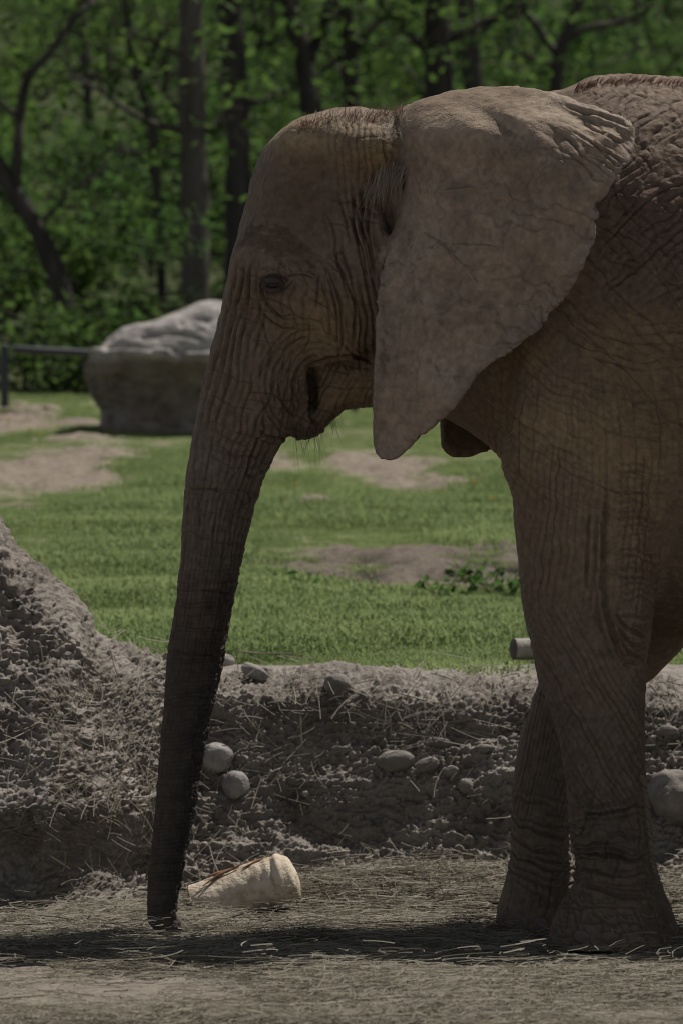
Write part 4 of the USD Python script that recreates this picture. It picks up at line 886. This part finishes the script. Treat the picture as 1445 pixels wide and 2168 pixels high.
tree('slim dark tree between the forked tree and the ear', 36.2, [(748, 300, 19), (742, 180, 18), (735, 60, 17), (728, -20, 17)], [[(744, 120, 8), (790, 60, 7), (850, 20, 6), (950, 2, 4)], [(738, 160, 6), (700, 120, 4), (690, 60, 3)]], 305, 'dark_bark')
tree('dark trunk directly behind the highest point of the ear', 36, [(938, 330, 30), (930, 180, 29), (925, 60, 28), (922, -20, 27)], [[(925, 120, 10), (870, 80, 8), (830, 30, 6)], [(940, 100, 9), (990, 60, 7), (1040, 40, 5), (1110, 30, 3)]], 306, 'dark_bark')
tree('thinner dark trunk close to the right of the one behind the ear', 40, [(1005, 330, 22), (1000, 180, 22), (990, 60, 21), (985, -20, 20)], [[(995, 90, 9), (1050, 30, 7), (1090, -10, 5)]], 307, 'dark_bark')
tree('many branched dark tree behind the dip between ear and back', 35.6, [(1180, 330, 17), (1176, 190, 16), (1185, 110, 14), (1215, 40, 12), (1230, -20, 11)], [[(1182, 120, 10), (1150, 70, 8), (1120, 30, 7), (1090, -10, 6)], [(1195, 90, 8), (1240, 60, 6), (1310, 48, 5), (1380, 20, 4)], [(1180, 150, 5), (1130, 120, 4), (1060, 105, 3)]], 308, 'dark_bark')
tree('thin sapling with drooping twigs between the leaning tree and the grey trunk', 35, [(345, 670, 10), (338, 520, 10), (330, 380, 9), (318, 250, 9), (285, 150, 8), (270, 60, 7), (262, -20, 7)], [[(330, 380, 5), (290, 330, 4), (245, 320, 4), (200, 360, 3), (185, 410, 2)], [(318, 250, 5), (250, 190, 4), (190, 160, 3), (100, 150, 2)], [(290, 160, 5), (330, 110, 4), (350, 60, 3)]], 309, 'dark_bark', height=7)
tree('slender grey tree far back above the elephant back at the right', 46, [(1345, 330, 14), (1342, 160, 14), (1350, 40, 13), (1356, -20, 13)], [[(1345, 100, 6), (1400, 60, 5), (1440, 20, 4)], [(1346, 80, 5), (1300, 40, 4), (1270, 0, 3)]], 310, 'bark')
tree('pale slim tree far back left of the forked tree', 47, [(572, 300, 12), (566, 160, 12), (572, 40, 11), (575, -20, 11)], [[(570, 150, 5), (610, 110, 4), (650, 90, 3)], [(568, 110, 5), (540, 60, 4), (520, 10, 3)]], 311, 'bark')
tree('thin dark stem far back between the leaning tree and the sapling', 42, [(205, 660, 11), (200, 420, 11), (186, 200, 10), (175, 60, 10), (170, -20, 10)], [[(190, 220, 5), (150, 190, 4), (120, 140, 3)], [(186, 180, 5), (225, 130, 4), (240, 60, 3)]], 312, 'dark_bark')
# trees outside the picture, whose shade the wood needs
for k, (x, y) in enumerate(((-5.5, 35), (-4.2, 39), (4.6, 35.5), (5.5, 41), (-3.4, 46), (3.6, 49), (.6, 52), (-1.6, 55))):
    rx = .07 + .02 * (k % 3); px, py = 722.5 + x / (S * y), 1084 + (CAM_H - float(meadow_z(x, y))) / (S * y); rp = rx / (S * y)
    tree(['slim tree standing apart beyond the left edge of the wood', 'stout tree well left of the leaning one', 'lone tree past the right edge of the picture', 'stout tree deep in the wood at the far right', 'deep wood tree left of the grey trunk', 'deep wood tree above the elephant back', 'deep wood tree above the elephant head', 'farthest tree of the wood'][k], y,
         [(px, py, rp), (px + 10, py - 400, rp * .9), (px, py - 900, rp * .8)], [], 330 + k, 'dark_bark')

# ---------------------------------------------------------------- undergrowth of the wood
rs = np.random.default_rng(77)
def spray(seed, n, size, rad, stems=7):
    rg = np.random.default_rng(seed); L, W = [], []
    for _ in range(stems):
        d = np.r_[rg.normal(0, .55, 2), 1.0]; d /= np.linalg.norm(d); Ls = rg.uniform(.6, 1.1) * rad * 2
        t = np.linspace(0, 1, 9)[:, None]; c = d * Ls * t + np.r_[rg.normal(0, .3, 2), -.25] * Ls * t ** 2; L.append(c)
        W.append(tube(c, np.linspace(.010, .003, 9), 5))
    m = n // stems; pos = []
    for c in L:
        t = rg.uniform(.15, 1, m) ** .8; q = np.stack([np.interp(t, np.linspace(0, 1, 9), c[:, k]) for k in range(3)], 1); pos.append(q + rg.normal(0, .16 * rad, (m, 3)))
    return leaf_quads(np.vstack(pos), size, rg), join(W)
und = UsdGeom.Xform.Define(stage, '/World/undergrowth'); tag(und, 'dense bright green leafy undergrowth filling the wood behind the meadow', 'undergrowth', None, 'stuff')
pos, idx, sc, lv = [], [], [], []
N_ = 1400
for _ in range(N_):
    y = 31.3 + 27 * rs.uniform(0, 1) ** 1.35; hw = .115 * y * .62 + 1.6; x = rs.uniform(-hw, hw)
    dens = noise(np.array([[x * .9, y * .5, 3.1]]), 7)[0]
    if dens < .30: continue
    h = 0 if rs.uniform() < .58 else rs.uniform(.3, 2.6)
    if y < 34.5: h = min(h, .7)
    if h > .3 and rs.uniform() < (.86 if y < 40 else .45): continue
    pos.append([x, y, float(meadow_z(x, y)) + h - .05]); idx.append(rs.integers(0, 4)); sc.append(rs.uniform(.5, 1.15) * (1.0 if h == 0 else .85)); lv.append(h)
pos, idx, sc = np.array(pos), np.array(idx), np.array(sc)
yaw = rs.uniform(0, 6.28, len(pos)); qy = np.stack([0 * yaw, 0 * yaw, np.sin(yaw / 2), np.cos(yaw / 2)], 1)
sp = [spray(500 + k, 230, .070, .42) for k in range(4)]
instancer('leaves', [s[0] for s in sp], [MT['shrub_leaf'], MT['young_leaf'], MT['shrub_leaf'], MT['young_leaf']], pos, idx, qy, sc, None, None, None, und)
instancer('stems', [s[1] for s in sp], [MT['dark_bark']] * 4, pos, idx, qy, sc, None, None, None, und)

# ---------------------------------------------------------------- grass
def tuft(seed, n, h, r, w, bend=.6):
    rg = np.random.default_rng(seed); V_, F_ = [], []
    for k in range(n):
        b = np.r_[rg.normal(0, r, 2), 0]; a = rg.uniform(0, 6.28); hh = h * rg.uniform(.5, 1.25); dr = np.array([math.cos(a), math.sin(a), 0]); ben = rg.uniform(.1, 1.1) * bend
        sd = np.array([-dr[1], dr[0], 0]) * w * rg.uniform(.6, 1.2)
        c = [b, b + dr * hh * .18 * ben + [0, 0, hh * .55], b + dr * hh * .75 * ben + [0, 0, hh * (1 - .25 * ben)]]
        V_ += [c[0] - sd, c[0] + sd, c[1] - sd * .8, c[1] + sd * .8, c[2]]; o_ = 5 * k
        F_ += [[o_, o_ + 1, o_ + 3], [o_, o_ + 3, o_ + 2], [o_ + 2, o_ + 3, o_ + 4]]
    return np.array(V_), np.array(F_)
gp = []
n_try = 36000
y = 17.3 + 14.5 * rs.uniform(0, 1, n_try) ** 1.15; x = rs.uniform(-1, 1, n_try) * (.0627 * y + .9)
b = bare(x, y); keep = rs.uniform(0, 1, n_try) > b * .95 - .02
x, y = x[keep], y[keep]; z = meadow_z(x, y) - .02
lush = fbm(np.stack([x, y, 0 * x], 1) * np.array([1.3, .8, 1]), 3, 61)
gs = (.55 + 1.0 * sstep(.35, .65, lush)) * rs.uniform(.7, 1.25, len(x)) * (.75 + .5 * sstep(27, 20, y))
yaw = rs.uniform(0, 6.28, len(x)); qy = np.stack([0 * yaw, 0 * yaw, np.sin(yaw / 2), np.cos(yaw / 2)], 1)
instancer('grass', [tuft(600 + k, 70, .021, .055, .0024, 1.1) for k in range(5)], [MT['grass_blade']] * 5, np.stack([x, y, z], 1), rs.integers(0, 5, len(x)), qy, gs, 'short green meadow grass between the bank and the wood', 'grass')
for k, (px, py, n_, h_, lab) in enumerate(((1045, 1246, 44, .055, 'largest leafy green weed clump right beside the near foreleg in the worn soil'), (985, 1216, 26, .04, 'leafy weed clump in the worn soil left of the largest one'), (1085, 1262, 30, .045, 'weed clump partly hidden by the front edge of the near foreleg'), (930, 1262, 34, .045, 'small weed clump on the near side of the worn soil patch'), (640, 1238, 26, .04, 'smallest weed clump alone in the lawn right of the trunk'))):
    Yw = row_Y(py); c = np.array([X(px, Yw), Yw, float(meadow_z(X(px, Yw), Yw))]); rg = np.random.default_rng(900 + k)
    t_ = root('weed', lab, 'weed', c); d_ = np.stack([rg.normal(0, h_ * 1.1, n_), rg.normal(0, h_ * .8, n_), abs(rg.normal(h_ * .5, h_ * .4, n_))], 1)
    obj('leaves', leaf_quads(c + d_, .042, rg), MT['shrub_leaf'], t_, smooth=False)
    obj('stem', join([tube([c - [0, 0, .02], c + a * .5, c + a], .0025, 5) for a in d_[:9]]), MT['grass_blade'], t_)
for k, (px, py) in enumerate(((62, 925), (85, 943), (18, 905), (705, 905), (655, 938), (545, 1010), (560, 1005), (1003, 1032), (1040, 1070), (1085, 1010), (625, 1040))):     # dandelions
    Yd = row_Y(py); c = np.array([X(px, Yd), Yd, float(meadow_z(X(px, Yd), Yd)) + .05]); rg = np.random.default_rng(k)
    pos_ = []; V_, F_ = [], []
    for j in range(16):
        a = j * 2.4; s = .012 * (1 - .4 * (j % 2)); dr = np.array([math.cos(a), math.sin(a), .35 + .5 * (j % 2)]); sd = np.array([-dr[1], dr[0], 0]) * .005
        V_ += [c - sd * .4, c + sd * .4, c + dr * s + sd, c + dr * s - sd]; F_ += [[4 * j, 4 * j + 1, 4 * j + 2], [4 * j, 4 * j + 2, 4 * j + 3]]
    t_ = root('dandelion', '', 'flower', c - [0, 0, .05], 'yellow dandelions in the meadow'); t_.GetPrim().SetCustomDataByKey('label', ['yellow dandelion lower right of the fence post, the higher of two in the bare soil', 'yellow dandelion just below another one in the bare soil left of the boulder shadow', 'yellow dandelion nearest the fence post at the left edge of the picture', 'yellow dandelion right under the elephant chin', 'yellow dandelion left of the ear tip below the elephant mouth', 'yellow dandelion beside the back of the trunk, left one of a touching pair', 'yellow dandelion beside the back of the trunk, right one of a touching pair', 'yellow dandelion between the ear tip and the foreleg, farther left of two', 'yellow dandelion nearest the front of the near foreleg', 'yellow dandelion hidden closest to the chest of the elephant', 'yellow dandelion low in the green right of the trunk, below the touching pair'][k])
    obj('flower_head', (np.array(V_), np.array(F_)), MT['dandelion_petal'], t_, smooth=False); obj('stem', tube([c - [0, 0, .06], c - [.003, 0, .03], c], .0022, 6), MT['grass_blade'], t_)

# ---------------------------------------------------------------- hay
def wisp(seed, n, L, r, w, lift, curl=.5):
    """a bundle of loose straws lying about the origin"""
    rg = np.random.default_rng(seed); V_, F_ = [], []; K = 5
    for s_ in range(n):
        a = rg.uniform(0, 6.28); l = L * rg.uniform(.4, 1.25); c0 = np.r_[rg.normal(0, r, 2), abs(rg.normal(0, lift))]; bend = rg.normal(0, curl); ww = w * rg.uniform(.6, 1.3); el = rg.normal(0, .03 + lift * 3) + lift * 3
        t = np.linspace(-.5, .5, K); ang = a + bend * t * 2; step = l / (K - 1)
        d = np.stack([np.cos(ang), np.sin(ang), el * np.cos(3 * t + rg.uniform(0, 2)) + 0 * t], 1); c = c0 + np.vstack([np.zeros(3), np.cumsum(d[1:] * step, 0)]) - d[0] * l * .5
        c[:, 2] = np.maximum(c[:, 2], .001)
        sd = np.stack([-np.sin(ang), np.cos(ang), rg.normal(0, .5) + 0 * t], 1) * ww * .5
        o_ = len(V_); V_ += [q for i in range(K) for q in (c[i] - sd[i], c[i] + sd[i])]
        F_ += [f for i in range(K - 1) for f in ([o_ + 2 * i, o_ + 2 * i + 1, o_ + 2 * i + 3], [o_ + 2 * i, o_ + 2 * i + 3, o_ + 2 * i + 2])]
    return np.array(V_), np.array(F_)
ws = [wisp(700 + k, 34, .095, .07, .0020, .009, .8) for k in range(5)] + [wisp(720 + k, 30, .14, .06, .0024, .028, .9) for k in range(3)]
n_try = 12500
y = rs.uniform(12.2, 16.75, n_try); x = rs.uniform(-1, 1, n_try) * (.0627 * y + .8)
d = fbm(np.stack([x * 2.2, y * 1.5, 0 * x], 1), 3, 63)
bareleft = np.exp(-((x - X(220, 13.6)) / .42) ** 2 - ((y - 13.35) / .40) ** 2)
clear = np.minimum.reduce([np.hypot((x - cx_) / rx_, (y - cy_) / ry_) for cx_, cy_, rx_, ry_ in ((X(1300, 14.75), 14.55, .23, .40), (X(1145, 15.33), 15.1, .18, .34), (X(345, 15.04), 14.80, .10, .38), (X(560, 15.8), 15.58, .20, .30))])
keep = rs.uniform(0, 1, n_try) < sstep(.75, 1.05, clear) * np.clip(.35 + 2.2 * (d - .42) + .8 * sstep(14.2, 15.6, y) - 1.0 * bareleft, .06, 1)
x, y = x[keep], y[keep]; base = ground_z(x, y)
bankY = np.interp(x, bx, yb); pile = sstep(-.55, -.05, y - bankY) * (.1 + .9 * sstep(X(400, 16), X(560, 16), x))           # it is heaped against the foot of the bank
z = base + .11 * pile * (1 - .6 * np.exp(-((x - X(560, 16)) / .13) ** 2)) * fbm(np.stack([x * 5, y * 5, 0 * x], 1), 2, 64) * sstep(X(480, 16), X(640, 16), x) + rs.uniform(0, .012, len(x))
ok = y < bankY + .10 + .12 * sstep(X(420, 16), X(250, 16), x); x, y, z, pile = x[ok], y[ok], z[ok], pile[ok]
idx = np.where(rs.uniform(0, 1, len(x)) < .12 + .6 * pile, rs.integers(5, 8, len(x)), rs.integers(0, 5, len(x)))
yaw = rs.uniform(0, 6.28, len(x)); qy = quat_yaw_to(np.stack([rs.normal(0, .06, len(x)), rs.normal(0, .06, len(x)), 1 + 0 * x], 1), yaw)
ws += [wisp(780 + k, 7, .16, .08, .0034, .026, .5) for k in range(2)]; idx = np.where(rs.uniform(0, 1, len(idx)) < .07, rs.integers(8, 10, len(idx)), idx)
instancer('hay', ws, [MT['hay_straw']] * 10, np.stack([x, y, z], 1), idx, qy, rs.uniform(.7, 1.2, len(x)), 'matted pale hay strewn over the ground and heaped at the foot of the bank', 'hay')
bw = [wisp(740 + k, 7, .09, .05, .0020, .008, .22) for k in range(5)]
pp, nn = [], []
for _ in range(220):
    u = rs.uniform()
    if u < .38: px, py = rs.normal(240, 85), rs.normal(1640, 120)
    elif u < .52: px, py = rs.uniform(100, 330), rs.uniform(1390, 1560)
    elif u < .75: px, py = rs.uniform(460, 1445), abs(rs.normal(0, 40)) + 1432
    elif u < .88: px, py = rs.uniform(1365, 1900), rs.uniform(1440, 1640)
    else: px, py = rs.uniform(430, 1100), rs.uniform(1480, 1880)
    if not (-260 < px < 1950): continue
    c, n = bank_at(px, py); pp.append(c - np.array([0, .008, 0]) + np.array([0, 0, .004])); nn.append(n * .8 + [0, -.2, .2])
pp, nn = np.array(pp), np.array(nn)
instancer('bank_hay', bw, [MT['hay_straw']] * 5, pp, rs.integers(0, 5, len(pp)), quat_yaw_to(nn, rs.uniform(0, 6.28, len(pp))), rs.uniform(.6, 1.3, len(pp)), 'loose wisps of hay caught on the face and rim of the earth bank', 'hay')
hw = [wisp(760 + k, 7, .045, .018, .0014, .012, 1.2) for k in range(3)]
pp, nn = [], []
for _ in range(90):
    px = [rs.normal(705, 26), rs.normal(790, 30), rs.normal(848, 16)][_ % 3]; py = np.interp(px, [650, 690, 760, 850], [246, 237, 236, 228]) + abs(rs.normal(0, 34)) + 3
    c, n = on_skin(px, py); pp.append(c + n * .003); nn.append(n)
for px, py in ((1190, 1260), (1215, 1300), (1280, 1370), (1300, 1400), (1160, 1420), (1250, 1450), (870, 420), (640, 430)):
    c, n = on_skin(px, py); pp.append(c + n * .002); nn.append(n)
pp, nn = np.array(pp), np.array(nn); k_ = np.r_[rs.uniform(.35, .9, 90), np.full(8, .25)]
instancer('head_hay', hw, [MT['hay_straw']] * 3, pp, rs.integers(0, 3, len(pp)), quat_yaw_to(nn, rs.uniform(0, 6.28, len(pp))), k_, 'scraps of hay scattered on top of the elephant head', 'hay')
straws = [('lone upright pale straw at the foot of the bank left of the far forefoot', [(727, 1918), (729, 1880), (732, 1850), (729, 1815)]), ('long pale stalk leaning on the bank face right of the peeled log', [(905, 1890), (915, 1860), (926, 1820), (940, 1790)]), ('bent pale straw lying at the foot of the mound at the left', [(150, 1935), (172, 1940), (168, 1958), (155, 1972)]),
          ('forked white straw on the side of the mound', [(118, 1388), (120, 1372), (135, 1362), (148, 1352)]), ('pale straw sticking to the far side of the trunk above its tip', [(310, 1865), (311, 1848), (318, 1822)]), ('thin brown twig lying in the bare soil at the lower left corner', [(-20, 2134), (60, 2128), (130, 2122)]),
          ('long pale twig lying across the grass behind the bank rim', [(500, 1378), (560, 1384), (620, 1384), (655, 1376)])]
for k, (lab, pts) in enumerate(straws):
    Yk = {4: 14.99, 5: 13.2, 6: 17.45}.get(k)
    if Yk is None: Yk = bank_at(*pts[len(pts) // 2])[0][1] - .02
    w = np.array([P(a, b, Yk) for a, b in pts])
    if k == 5: w = np.array([[X(a, 1.171 / ((b - 1084) * S)), 1.171 / ((b - 1084) * S), .02] for a, b in pts])
    o = obj('twig' if k > 4 else 'straw', tube(bezier(w, 24), np.linspace(.0032, .0018, 24), 7), MT['hay_straw'], loc=w[0]); tag(o, lab, 'twig' if k > 4 else 'straw')
